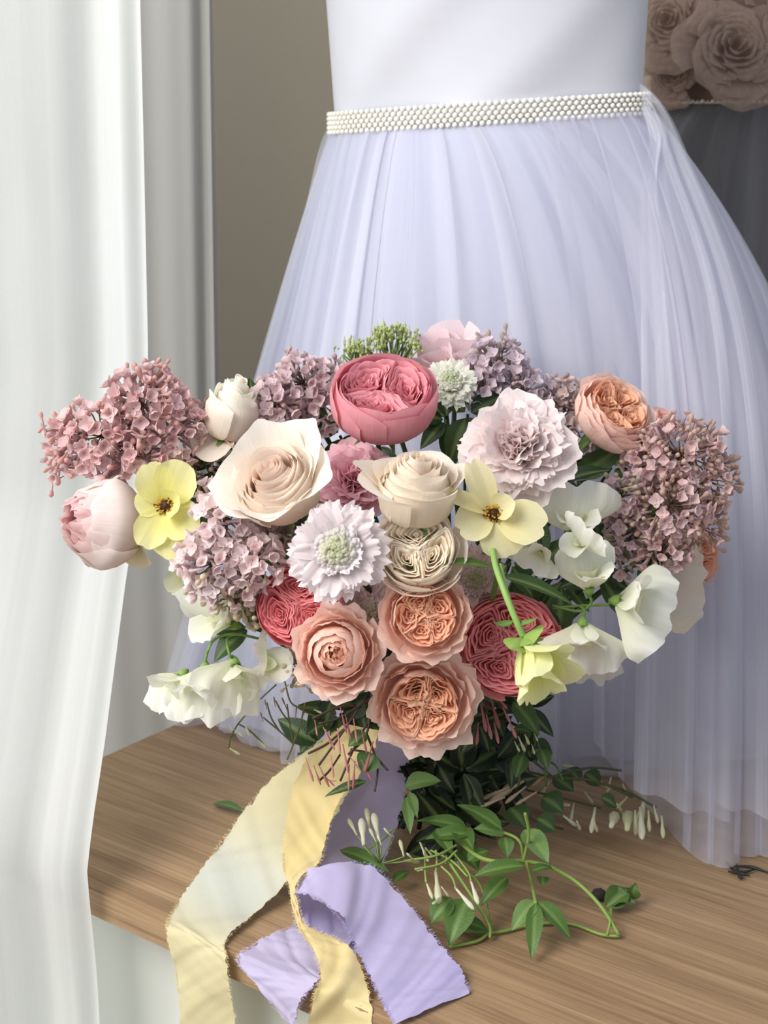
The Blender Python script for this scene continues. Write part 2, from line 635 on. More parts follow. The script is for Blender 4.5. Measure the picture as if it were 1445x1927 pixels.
ME_PEARL = sphere_mesh('pearl', M_PEARL)
PR = 0.00245
th_fine = np.linspace(R(182), R(-2), 1500)
pts = np.array([tuple(E1 * ((WA + 0.006) * math.cos(t)) + E2 * ((WB + 0.006) * math.sin(t))) for t in th_fine])
arc = np.concatenate([[0], np.cumsum(np.linalg.norm(np.diff(pts, axis=0), axis=1))])
step = arc[-1] / 58
for row in range(5):
    for i in range(58):
        s = (i + 0.5 * (row % 2)) * step
        p = Vector([np.interp(s, arc, pts[:, k]) for k in range(3)]) + WC + SKEW * ((row - 2) * 0.0042)
        link('pearl', ME_PEARL, belt, world=True, mat=Matrix.Translation(p) @ Matrix.Scale(PR, 4))


# skirt layers: lofts from the waist to the hem on the table
def skirt(name, mat, hc, ha, hb, wgrow, amp, freqs, seed, z0=0.004, bulge=0.0, n=420, m=40, hemnoise=0.006, t0=0.0, t1=2 * math.pi, closed=True, parent=None, pleats=22, over=0.0):
    th0 = np.linspace(t0, t1, n, endpoint=not closed)
    pw = 2.5 * vnoise(th0 * 4.1, seed + 20) * (1 if seed > 1 else 0) + 1.5 * vnoise(th0 * 11, seed + 22)
    pw *= np.sin(th0 / 2) ** 0.3
    th = th0 + (over / pleats) * np.sin(pleats * th0 + pw)
    top = np.array([tuple(WC + E1 * ((WA + wgrow) * math.cos(t)) + E2 * ((WB + wgrow) * math.sin(t))) for t in th]) - np.array([0, 0, 0.008])
    bot = np.stack([hc[0] + ha * np.cos(th), hc[1] - hb * np.sin(th), np.full(n, TZ + z0) + hemnoise * (0.5 + 0.5 * vnoise(th * 9, seed + 1))], 1)
    outd = bot - top
    outd[:, 2] = 0
    outd /= np.linalg.norm(outd, axis=1)[:, None]
    rs = np.random.RandomState(seed)
    V, UVs = [], []
    for k, v in enumerate(np.linspace(0, 1, m)):
        P = top * (1 - v) + bot * v
        f = 0.9 * np.cos(pleats * th0 + pw) if over else np.zeros(n)
        for fr in freqs:
            f += np.sin(th * fr + rs.rand() * 0 + seed * fr + 0.5 * np.sin(v * 3 + fr)) / (1 + fr / 40)
        f += 1.2 * vnoise(th * 9 + 0.9 * v, seed + 7) + 0.6 * vnoise(th * 26 + 1.6 * v, seed + 9)
        P = P + outd * (f * amp * (0.12 + 0.88 * v ** 0.8))[:, None] + outd * ((bulge * (0.15 + 1.1 * np.clip(np.cos(th - 0.9), 0, 1)) - 0.002 * np.clip(-np.cos(th), 0, 1)) * math.sin(math.pi * v ** 0.7))[:, None]
        V.append(P)
        UVs += [(t / (2 * math.pi), v) for t in th]
    return wpart(name, np.vstack(V), grid_faces(m, n, closed), mat, parent or dress, uv=UVs)


HC = (0.155, 1.455)
skirt('underskirt', M_UNDER, HC, 0.340, 0.150, 0.001, 0.008, (11, 19), 1, bulge=0.03)
skirt('tulle_layer', M_TULLE, HC, 0.358, 0.172, 0.003, 0.008, (8, 13), 2, bulge=0.04, pleats=26, over=1.7, n=640)
skirt('tulle_layer', M_TULLE, HC, 0.374, 0.185, 0.004, 0.010, (5, 9), 3, bulge=0.052, hemnoise=0.012, pleats=19, over=1.6, n=640)

# the loose overskirt panel that swings forward on the right
topc = [WC + E1 * ((WA + 0.006) * math.cos(t)) + E2 * ((WB + 0.006) * math.sin(t)) - SKEW * 0.004 for t in np.linspace(R(70), R(-30), 9)]
botc = [at(1112, 1392, 1.33), at(1165, 1462, 1.315), at(1235, 1540, 1.30), on(1322, 1622, 0.004), on(1385, 1616, 0.003), on(1450, 1604, 0.003), on(1530, 1575, 0.003), on(1620, 1500, 0.003), on(1640, 1400, 0.003)]
nP, mP = 420, 40
T_, B_ = catmull(topc, 1200), catmull(botc, 1200)
uu = np.linspace(0, 1, nP)
up_ = uu * 6.2832 * 11 + 2.2 * vnoise(uu * 9, 41)
ux = np.clip(uu + (1.7 / (6.2832 * 11)) * np.sin(up_) * np.clip(uu * 14, 0, 1), 0, 1)
T_, B_ = T_[(ux * 1199).astype(int)], B_[(ux * 1199).astype(int)]
V, UVs = [], []
u = np.linspace(0, 1, nP)
for k, v in enumerate(np.linspace(0, 1, mP)):
    P = T_ * (1 - v) + B_ * v
    f = 1.1 * np.cos(up_) + 0.5 * np.sin(u * 27 + 1.5 * v) + 0.7 * vnoise(u * 12 + 1.4 * v, 21)
    out_ = np.array([0.25, -0.95, 0.1])
    P = P + out_ * (f * 0.0075 * v ** 0.8)[:, None] + np.outer(np.sin(math.pi * v ** 0.75) * (0.02 + 0.05 * u), np.array([0.9, -0.35, 0.15]))
    V.append(P)
    UVs += [(a, v) for a in u]
wpart('overskirt_panel', np.vstack(V), grid_faces(mP, nP), M_TULLE2, dress, uv=UVs)
# gathered sash tails falling from the right end of the belt
for q, (x1, y1, x2, y2, x3, y3, wd) in enumerate([(1206, 165, 1292, 285, 1395, 560, 0.050), (1212, 205, 1255, 330, 1300, 640, 0.04)]):
    A = catmull([at(1200, 150 + q * 40, 1.352), at(x1 + 40, y1 + 30, 1.335), at(x2, y2, 1.325), at(x3, y3, 1.30), at(x3 + 60, y3 + 400, 1.27), at(x3 + 70, 1540, 1.24)], 60)
    Bv = catmull([at(1200, 196 + q * 4, 1.352), at(x1 + 8, y1 + 60, 1.335), at(x2 - 52, y2 + 60, 1.325), at(x3 - 95, y3 + 30, 1.30), at(x3 - 100, y3 + 420, 1.27), at(x3 - 110, 1480, 1.25)], 60)
    V, UVs = [], []
    for i in range(60):
        for j in range(14):
            t = j / 13
            p = A[i] * (1 - t) + Bv[i] * t
            p = p + np.array([0, -1, 0]) * (0.006 * math.sin(t * 14 + q) * (0.4 + i / 60) + 0.012 * math.sin(math.pi * t))
            V.append(p)
            UVs.append((t * 0.3, i / 59))
    wpart('sash_tail', V, grid_faces(60, 14), M_TULLE, dress, uv=UVs)
# bow loop behind the left end of the belt
A = catmull([at(640, 245, 1.42), at(618, 310, 1.43), at(596, 390, 1.43)], 20)
Bv = catmull([at(631, 214, 1.43), at(602, 275, 1.44), at(575, 390, 1.45)], 20)
V = []
for i in range(20):
    for j in range(6):
        t = j / 5
        V.append(A[i] * (1 - t) + Bv[i] * t + np.array([0, 0.004 * math.sin(t * 6), 0]))
wpart('sash_tail', V, grid_faces(20, 6), M_TULLE, dress, uv=[(j / 5 * 0.2, i / 19) for i in range(20) for j in range(6)])


# ------------------------------------------------------------------ petals
def prof(rs, zs, n=60):
    P = catmull([(r, z, 0) for r, z in zip(rs, zs)], n)
    d = P[-1] - P[-2]
    ext = np.array([P[-1] + d * k for k in range(1, 13)])
    P = np.vstack([P, ext])
    s = np.arange(len(P)) / (n - 1)
    return s, P[:, 0], P[:, 1]


def lerp_col(a, b, k):
    a, b = np.array(a), np.array(b)
    k = np.clip(np.asarray(k), 0, 1)[:, None]
    return a * (1 - k) + b * k


def cup_petal(rng, Rr, phi0, half, pf, c0, c1, nt=11, ns=9, rnd=0.3, tip=0.0, ruf=0.0, fr=2.0, spiral=0.04, gam=1.5, notch=0.0, serr=0.0, tilt=0.0, rpow=2.5):
    s = np.linspace(0, 1, ns)
    t = np.linspace(-1, 1, nt)
    S, T = np.meshgrid(s, t, indexing='ij')
    Lc = 1 - rnd * np.abs(T) ** rpow + tip * np.exp(-(T / 0.22) ** 2) - notch * np.exp(-(T / 0.12) ** 2)
    if serr:
        Lc = Lc + serr * vnoise(T * 5 + rng.rand() * 50, 3) + serr * 0.6 * vnoise(T * 11 + rng.rand() * 50, 4)
    Se = S * Lc
    r = np.interp(Se, pf[0], pf[1])
    z = np.interp(Se, pf[0], pf[2])
    wv = 0.35 + 0.65 * np.sin(math.pi / 2 * np.minimum(1, S / 0.55))
    ph = phi0 + half * T * wv
    p1, p2, p3 = rng.rand(3) * 6.28
    r = r * (1 + spiral * T) + ruf * S ** 3 * (np.sin(fr * T * math.pi + p1) + 0.6 * np.sin(2.3 * fr * T * math.pi + p2))
    z = z + ruf * 0.7 * S ** 3 * np.sin(fr * 1.3 * T * math.pi + p3) + tilt * T * S
    V = np.stack([r * np.cos(ph), r * np.sin(ph), z], -1).reshape(-1, 3) * Rr
    uv = np.stack([(T + 1) / 2, S], -1).reshape(-1, 2)
    col = lerp_col(c0, c1, S.ravel() ** gam)
    return V, grid_faces(ns, nt), col, uv


def free_petal(rng, L, W, th0, curl, cup=0.2, ruf=0.0, fr=2.0, rnd=0.35, notch=0.0, serr=0.0, tip=0.0, base=0.2, c0=(1, 1, 1), c1=(1, 1, 1), nt=9, ns=8, m=0.7, gam=1.3, twist=0.0, narrow=0.0, fold=0.0):
    """petal rooted at the origin, leaning th0 off the axis and curling further outwards"""
    s = np.linspace(0, 1, ns)
    t = np.linspace(-1, 1, nt)
    S, T = np.meshgrid(s, t, indexing='ij')
    Lc = 1 - rnd * np.abs(T) ** 2.2 - notch * np.exp(-(T / 0.16) ** 2) + tip * np.exp(-(T / 0.25) ** 2)
    if serr:
        Lc = Lc + serr * vnoise(T * 4 + rng.rand() * 90, 5) + 0.7 * serr * vnoise(T * 9 + rng.rand() * 90, 6)
    Se = S * Lc
    sf = np.linspace(0, 1.35, 60)
    ang = th0 + curl * sf
    ds = sf[1] - sf[0]
    xs = np.concatenate([[0], np.cumsum(np.sin(ang[:-1]) * ds)])
    zs = np.concatenate([[0], np.cumsum(np.cos(ang[:-1]) * ds)])
    x = np.interp(Se, sf, xs) * L
    z = np.interp(Se, sf, zs) * L
    a = th0 + curl * Se
    wv = base + (1 - base) * np.sin(math.pi / 2 * np.minimum(1, S / m)) ** 1.2
    wv = wv * (1 - narrow * np.clip((S - 0.55) / 0.45, 0, 1) ** 1.5)
    y = W * T * wv
    p1, p2 = rng.rand(2) * 6.28
    offn = cup * W * T * T * wv + ruf * L * S ** 2 * (np.sin(fr * math.pi * T + p1) + 0.5 * np.sin(2.4 * fr * math.pi * T + p2)) * (0.35 + 0.65 * np.abs(T)) + fold * W * np.abs(T) * wv + twist * W * T * S
    x = x - np.cos(a) * offn
    z = z + np.sin(a) * offn
    V = np.stack([x, y, z], -1).reshape(-1, 3)
    uv = np.stack([(T + 1) / 2, S], -1).reshape(-1, 2)
    return V, grid_faces(ns, nt), lerp_col(c0, c1, S.ravel() ** gam), uv


def rotz(V, a):
    c, s = math.cos(a), math.sin(a)
    return np.stack([V[:, 0] * c - V[:, 1] * s, V[:, 0] * s + V[:, 1] * c, V[:, 2]], 1)


def petal(parent, d, name='petal', mat=None):
    V, Fc, c, uv = d
    if mat is None:
        c = np.clip(c, 0, 1) ** 0.88
    return link(name, new_mesh(name, V, Fc, mat or M_PETAL, c, uv), parent)


def strip(rng, cx, cy, ext, f, a0, a1, ztop, zbot, c0, c1, rmax, n=18, wav=0.02):
    a = np.linspace(a0, a1, n)
    E = np.array([ext(x) for x in a])
    k = np.linspace(-1, 1, n)
    q = E * f + wav * (np.sin(k * rng.uniform(3, 6) + rng.rand() * 6) + 0.6 * np.sin(k * rng.uniform(9, 14) + rng.rand() * 6)) * min(1, f * 2)
    q = np.maximum(q, 0.012)
    hz = 1 - 0.16 * np.abs(k) ** 3 + 0.03 * np.sin(k * rng.uniform(4, 8) + rng.rand() * 6)
    V, uv = [], []
    for i, (s, dr) in enumerate(((0.0, -0.10), (0.4, -0.045), (0.75, -0.005), (0.93, 0.018), (1.0, 0.05))):
        for j in range(n):
            r = max(0.01, q[j] + dr * (0.35 + 0.65 * f))
            x, y = cx + r * math.cos(a[j]), cy + r * math.sin(a[j])
            rr = math.hypot(x, y)
            if rr > rmax:
                x, y = x * rmax / rr, y * rmax / rr
            z = zbot + (ztop(math.hypot(x, y)) * hz[j] - zbot) * s
            if s == 1.0: z -= 0.012
            V.append((x, y, z))
            uv.append((j / (n - 1), s))
    S = np.array([p[1] for p in uv])
    return np.array(V), grid_faces(5, n), lerp_col(c0, c1, S ** 2), np.array(uv)


def cell_extent(cens, i, rmax):
    cx, cy = cens[i]

    def ext(a):
        dx, dy = math.cos(a), math.sin(a)
        b = cx * dx + cy * dy
        e = -b + math.sqrt(max(1e-6, b * b - (cx * cx + cy * cy - rmax * rmax)))
        for k, (ox, oy) in enumerate(cens):
            if k == i: continue
            vx, vy = ox - cx, oy - cy
            dd = math.hypot(vx, vy)
            cosv = (vx * dx + vy * dy) / dd
            if cosv > 0.02:
                e = min(e, dd / 2 / cosv)
        return e
    return ext


def heart(root, rng, Rr, rmax, nq, levels, rad, ztop, zbot, c_deep, c_edge, wav=0.02, rot=0.0):
    """quartered heart of a garden rose: nested wavy walls around several small centres"""
    cens = [(rad * math.cos(rot + 2 * math.pi * k / nq + rng.uniform(-.2, .2)), rad * math.sin(rot + 2 * math.pi * k / nq + rng.uniform(-.2, .2))) for k in range(nq)]
    for i in range(nq):
        ext = cell_extent(cens, i, rmax)
        for l in range(levels):
            f0 = (l + 0.5) / levels * 0.99
            npc = 1 if l == 0 else (2 if l < levels * 0.5 else 3)
            st = rng.rand() * 6.28
            for j in range(npc):
                f = f0 * rng.uniform(0.93, 1.06)
                a0 = st + (j + rng.uniform(-.1, .1)) * 2 * math.pi / npc
                zk = rng.uniform(0.94, 1.05)
                V, Fc, c, uv = strip(rng, *cens[i], ext, f, a0, a0 + 2 * math.pi / npc * rng.uniform(1.0, 1.35), lambda r_, zk=zk: ztop(r_) * zk, zbot, c_deep, lerp1(c_edge, c_deep, rng.uniform(0, 0.3)), rmax, wav=wav)
                petal(root, (V * Rr, Fc, c, uv))


def lerp1(a, b, k):
    return tuple(a[i] * (1 - k) + b[i] * k for i in range(3))


# green parts
BIND = Vector((0.062, 1.20, TZ + 0.105))
C_GREEN = lin(104, 138, 62)
C_DARKG = lin(46, 66, 34)
stem_rng = np.random.RandomState(77)


def stem_to_binding(root, base, axis, r=0.0022, col=None):
    j = Vector((stem_rng.uniform(-.02, .02), stem_rng.uniform(-.016, .02), stem_rng.uniform(-.01, .01)))
    b = BIND + j
    dirn = (b - base).normalized()
    foot = Vector((b.x + j.x * 1.6 + dirn.x * 0.03, b.y + j.y * 1.6 + dirn.y * 0.03, TZ + 0.003))
    V, Fc = tube([base, base - axis * 0.03, base * 0.45 + b * 0.55, b, foot], r, 6, 22)
    wpart('stem', V, Fc, M_STEM, root, np.tile(col or C_DARKG, (len(V), 1)), uv=np.zeros((len(V), 2)))


def calyx(root, Rr, n=5, L=0.55, W=0.14, col=C_GREEN, seed=0):
    rng = np.random.RandomState(seed + 500)
    V, Fc = tube([(0, 0, -0.16 * Rr), (0, 0, -0.06 * Rr), (0, 0, 0.03 * Rr)], [0.05 * Rr, 0.15 * Rr, 0.17 * Rr], 10)
    cx_ = link('calyx', new_mesh('calyx', V, Fc, M_STEM, np.tile(col, (len(V), 1)), np.zeros((len(V), 2))), root)
    for k in range(n):
        V, Fc, c, uv = free_petal(rng, L * Rr, W * Rr, R(75), R(35), 0.1, rnd=0.8, tip=0.3, c0=col, c1=col, nt=5, ns=6)
        petal(cx_, (rotz(V, 6.28 * k / n), Fc, c, uv), 'sepal', M_LEAF)


def head(name, label, cat, px, py, rpx, axis, dd=0.0, d=None, off=0.5, group=None, roll=0.0, calyx_n=5, stem=True):
    depth = d if d is not None else dome(px, py) + dd
    Rr = rpx * depth / F
    ax = vd(*axis)
    base = at(px, py, depth) - ax * (off * Rr)
    root = thing(name, label, cat, base, group, ax, roll)
    if calyx_n:
        calyx(root, Rr, calyx_n)
    if stem:
        stem_to_binding(root, base - ax * 0.1 * Rr, ax)
    return root, Rr


def garden_rose(seed, label, px, py, rpx, axis, c_deep, c_edge, c_out, c_rim, dd=0.0, d=None, spread=0.3, nq=4, levels=7, rad=0.36, layers=3, per=5, rin=0.8, cup=False, ruf=0.02, roll=0.0, name='garden_rose', off=0.45, hgt=1.0, dip=0.12, wav=0.022, serr=0.0, wide=1.0):
    rng = np.random.RandomState(seed)
    root, Rr = head(name, label, 'rose', px, py, rpx, axis, dd, d, off, roll=roll)
    for j in range(layers):
        q = j / max(1, layers - 1)                 # 0 outermost
        rad_ = 1 - (1 - rin - 0.04) * q
        flare = spread * (1 - q)
        pf = prof([0.06, 0.55 * rad_, 0.90 * rad_, 0.97 * rad_, (0.93 + 0.22 * flare) * rad_], [0, 0.06, 0.34 * hgt, (0.62 + 0.1 * q - 0.22 * flare) * hgt, (0.88 + 0.04 * q - 0.46 * flare) * hgt])
        for k in range(per):
            ph = 2 * math.pi * (k + 0.5 * (j % 2)) / per + rng.uniform(-.15, .15) + j * 0.3
            sc = rng.uniform(0.92, 1.06)
            petal(root, cup_petal(rng, Rr * sc, ph, wide * R(225 / per) * rng.uniform(0.9, 1.1), pf, lerp1(c_out, c_deep, 0.3 * q), lerp1(c_rim, c_out, rng.uniform(0, .4)), 17, 11, rnd=0.24, rpow=4.5, ruf=ruf * (0.6 + flare * 1.5), fr=rng.uniform(1.4, 2.6), spiral=0.05, serr=serr + 0.035 * flare, notch=rng.uniform(0, .08)))
    zt = lambda r: hgt * (0.90 - dip * (1 - (r / rin) ** 2))
    if cup:                                         # heart still closed: petals folded over one another
        for k in range(16):
            q = k / 15
            rk = rin * (1.0 - 0.80 * q)
            pf = prof([0.1, 0.75 * rk + .08, rk, rk * 0.92, rk * (0.42 + 0.3 * (1 - q))], [0.2, 0.32 * hgt, 0.62 * hgt, 0.86 * hgt, (0.97 + 0.06 * q) * hgt])
            petal(root, cup_petal(rng, Rr, k * 2.39996 + rng.uniform(-.3, .3), R(75), pf, lerp1(c_out, c_deep, 0.4 + 0.6 * q), lerp1(c_rim, c_edge, q), 13, 10, rnd=0.3, ruf=ruf * 0.8, fr=1.6, spiral=0.10, serr=0.03))
        heart(root, rng, Rr, 0.30, 2, 3, 0.12, lambda r_: hgt * 0.96, 0.5 * hgt, c_deep, c_edge, 0.012)
    else:
        heart(root, rng, Rr, rin, nq, levels, rad, zt, 0.55 * hgt, c_deep, c_edge, wav, rng.rand() * 6)
    return root


def tea_rose(seed, label, px, py, rpx, axis, c_in, c_out, c_rim, dd=0.0, d=None, n=24, hgt=1.35, open_=0.5, roll=0.0, off=0.7, outer=6, tipk=0.09):
    rng = np.random.RandomState(seed)
    root, Rr = head('tea_rose', label, 'rose', px, py, rpx, axis, dd, d, off, roll=roll)
    for k in range(n):
        q = k / (n - 1)
        rk = 0.05 + 0.74 * q ** 0.9
        zt = hgt * (1.0 - 0.30 * q ** 1.2 + 0.02 * rng.randn())
        isout = max(0.0, (k - (n - outer - 1)) / outer)
        flare = open_ * (0.55 * q ** 1.3 + 0.75 * isout ** 1.4)
        pf = prof([0.05 + 0.1 * q, min(0.62, 0.30 + rk * 0.45), rk * 0.92 + 0.08, rk * (0.86 + 0.25 * flare) + 0.02, rk * (0.84 + 0.72 * flare) + 0.02 + 0.05 * flare],
                  [0.0, 0.10 * hgt, 0.48 * hgt, 0.80 * zt, zt * (1 - 0.14 * flare)])
        half = R(155 - 88 * q ** 0.8)
        petal(root, cup_petal(rng, Rr, rng.rand() * 6.283 if q < 0.5 else k * 2.39996 + rng.uniform(-.15, .15), half, pf, lerp1(c_in, c_out, q), lerp1(lerp1(c_in, c_rim, 0.35 + 0.65 * q), c_rim, 0.3), 13, 10,
                              rnd=0.12 + 0.24 * q, tip=tipk * q, ruf=0.008 + 0.012 * q, fr=1.3, spiral=0.10 - 0.03 * q, gam=2.0))
    return root, Rr


def peony(seed, label, px, py, rpx, axis, c_in, c_out, c_tip, dd=0.0, d=None, n=70, guard=9, serr=0.06, name='peony', roll=0.0, spreadmax=72, off=0.35, wmin=.2, wmax=.34):
    rng = np.random.RandomState(seed)
    root, Rr = head(name, label, 'peony', px, py, rpx, axis, dd, d, off, roll=roll)
    for k in range(guard):
        V, Fc, c, uv = free_petal(rng, 1.08 * Rr * rng.uniform(.9, 1.08), 0.44 * Rr, R(rng.uniform(55, 75)), R(20), 0.35, 0.03, 1.6, rnd=0.25, serr=serr * .8, c0=c_out, c1=c_tip, nt=13)
        petal(root, (rotz(V, 6.28 * k / guard + rng.uniform(-.2, .2)), Fc, c, uv))
    for k in range(n):
        q = (k + 0.5) / n
        th = R(4 + spreadmax * q ** 0.75)
        ph = k * 2.39996
        L = Rr * (0.86 + 0.16 * q) * rng.uniform(0.84, 1.12)
        W = Rr * rng.uniform(wmin, wmax)
        V, Fc, c, uv = free_petal(rng, L, W, th - R(22), R(rng.uniform(15, 48)), rng.uniform(-.1, .55), rng.uniform(.03, .075), rng.uniform(1.0, 2.2), rnd=0.2, serr=serr, notch=rng.uniform(0, .15), c0=lerp1(c_in, c_out, q), c1=lerp1(c_tip, c_in, 0.35 * (1 - q) * rng.rand()), nt=13, ns=8, twist=rng.uniform(-.35, .35))
        petal(root, (rotz(V, ph + rng.uniform(-.3, .3)), Fc, c, uv))
    return root, Rr


def globe_bud(seed, label, px, py, rpx, axis, c_in, c_out, c_tip, dd=0.0, d=None, roll=0.0, hgt=1.75, layers=5, per=4, close=0.25, cat='peony', name='peony_bud', ruf=0.015, off=0.85, serr=0.03):
    rng = np.random.RandomState(seed)
    root, Rr = head(name, label, cat, px, py, rpx, axis, dd, d, off, roll=roll)
    for j in range(layers):
        q = j / (layers - 1)
        rad_ = 1 - 0.42 * q
        zt = hgt * (0.80 + 0.14 * q)
        pf = prof([0.08, 0.72 * rad_, 1.0 * rad_, 0.80 * rad_, (close + 0.22 * (1 - q)) * rad_], [0.0, 0.14 * hgt, 0.46 * hgt, 0.77 * zt + .05, zt])
        for k in range(per):
            petal(root, cup_petal(rng, Rr * rng.uniform(.96, 1.02), 2 * math.pi * (k + 0.4 * j) / per + rng.uniform(-.2, .2), R(66), pf, lerp1(c_out, c_in, q), lerp1(c_tip, c_in, 0.8 * q), 15, 11, rnd=0.34, ruf=ruf * (1 + q), fr=2, serr=serr, notch=rng.uniform(0, .08)))
    for k in range(14):
        V, Fc, c, uv = free_petal(rng, Rr * hgt * rng.uniform(.7, .88), Rr * 0.22, R(rng.uniform(3, 16)), R(8), 0.3, 0.04, 2, serr=0.06, c0=c_in, c1=lerp1(c_in, c_tip, .4), nt=9)
        petal(root, (rotz(V, k * 2.4), Fc, c, uv))
    return root, Rr


def scabiosa(seed, label, px, py, rpx, axis, c_out, c_in, c_cen, dd=0.0, d=None, roll=0.0, n1=13, pins=90, group=None):
    rng = np.random.RandomState(seed)
    root, Rr = head('scabiosa', label, 'scabiosa', px, py, rpx, axis, dd, d, 0.2, roll=roll, group=group)
    for lay, (L, W, th, n) in enumerate(((1.0, 0.33, 78, n1), (0.88, 0.30, 62, n1 - 1), (0.66, 0.21, 44, n1 - 1))):
        for k in range(n):
            l_ = L * rng.uniform(.9, 1.08)
            V, Fc, c, uv = free_petal(rng, Rr * l_, Rr * W, R(th), R(rng.uniform(8, 26)), 0.1, 0.06, 2.2, rnd=0.16, notch=0.10, serr=0.085, base=0.3, c0=c_in, c1=c_out, nt=17, ns=8, twist=rng.uniform(-.2, .2))
            petal(root, (rotz(V, 6.28 * (k + 0.5 * lay) / n + rng.uniform(-.1, .1)), Fc, c, uv))
    for k in range(pins):
        q = (k + 0.5) / pins
        th = R(62) * math.sqrt(q)
        ph = k * 2.39996
        dr = Vector((math.sin(th) * math.cos(ph), math.sin(th) * math.sin(ph), math.cos(th)))
        Lp = Rr * (0.38 + 0.10 * q + rng.uniform(-.03, .03))
        Mx = dr.to_track_quat('Z', 'Y').to_matrix().to_4x4()
        Mx.translation = dr * 0.05 * Rr + Vector((0, 0, 0.06 * Rr))
        link('pin_floret', ME_PIN, root, mat=Mx @ Matrix.Scale(Lp, 4), color=lerp1(c_cen, c_out, min(1, q * 1.2)))
    return root


def pin_mesh():
    m = MB()
    V, Fc = tube([(0, 0, 0), (0, 0, 0.8)], 0.02, 4)
    m.add(V, Fc)
    for k in range(3):
        a = 2.1 * k
        V, Fc = tube([(0, 0, 0.78), (0.06 * math.cos(a), 0.06 * math.sin(a), 0.9), (0.11 * math.cos(a), 0.11 * math.sin(a), 1.0)], [0.05, 0.15, 0.08], 6)
        m.add(V, Fc)
    return new_mesh('pin_floret', m.v, m.f, M_PETAL, np.array(m.c), np.zeros((len(m.v), 2)))


ME_PIN = pin_mesh()


# ------------------------------------------------------------------ lilac
def lobe(L, W, th0, curl, cup):
    """one rounded, spoon-shaped floret lobe"""
    V, c = [], []
    for i, s_ in enumerate((0.02, 0.2, 0.45, 0.7, 0.88, 0.98)):
        a = th0 + curl * s_
        w_ = W * (0.30 * (1 - s_) + math.sqrt(max(0.0, 1 - (2 * s_ ** 0.8 - 1) ** 2)) * 0.95)
        for t in (-1, -0.5, 0, 0.5, 1):
            n_ = cup * w_ * t * t * 0.6
            V.append((math.sin(a) * L * s_ - math.cos(a) * n_, w_ * t, math.cos(a) * L * s_ + math.sin(a) * n_))
            k = 0.5 * s_ + 0.5 * abs(t)
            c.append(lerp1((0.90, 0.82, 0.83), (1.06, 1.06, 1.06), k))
    return np.array(V), grid_faces(6, 5), np.array(c)


def floret_mesh(name, openness, seed):
    rng = np.random.RandomState(seed)
    m = MB()
    V, Fc = tube([(0, 0, -1.1), (0, 0, -0.3), (0, 0, 0.02)], [0.10, 0.13, 0.17], 6)
    m.add(V, Fc, (0.90, 0.86, 0.88))
    for k in range(4):
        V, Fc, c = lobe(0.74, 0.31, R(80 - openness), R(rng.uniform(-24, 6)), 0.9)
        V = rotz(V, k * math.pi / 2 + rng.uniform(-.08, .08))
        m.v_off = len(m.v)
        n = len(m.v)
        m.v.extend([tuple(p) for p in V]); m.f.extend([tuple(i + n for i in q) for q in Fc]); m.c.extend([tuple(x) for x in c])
    V, Fc = tube([(0, 0, -0.02), (0, 0, 0.03)], [0.09, 0.05], 5)
    m.add(V, Fc, (0.42, 0.32, 0.25))
    return new_mesh(name, m.v, m.f, M_PETAL, np.array(m.c), np.zeros((len(m.v), 2)))


ME_FLORET = [floret_mesh('floret', o, i) for i, o in enumerate((0, 8, 20, 34))]


def bud_mesh():
    m = MB()
    V, Fc = tube([(0, 0, -1.1), (0, 0, -0.2), (0, 0, 0.15), (0, 0, 0.42), (0, 0, 0.62), (0, 0, 0.70)], [0.07, 0.11, 0.24, 0.29, 0.20, 0.04], 7)
    m.add(V, Fc)
    return new_mesh('bud', m.v, m.f, M_PETAL, np.array(m.c), np.zeros((len(m.v), 2)))


ME_BUD = bud_mesh()


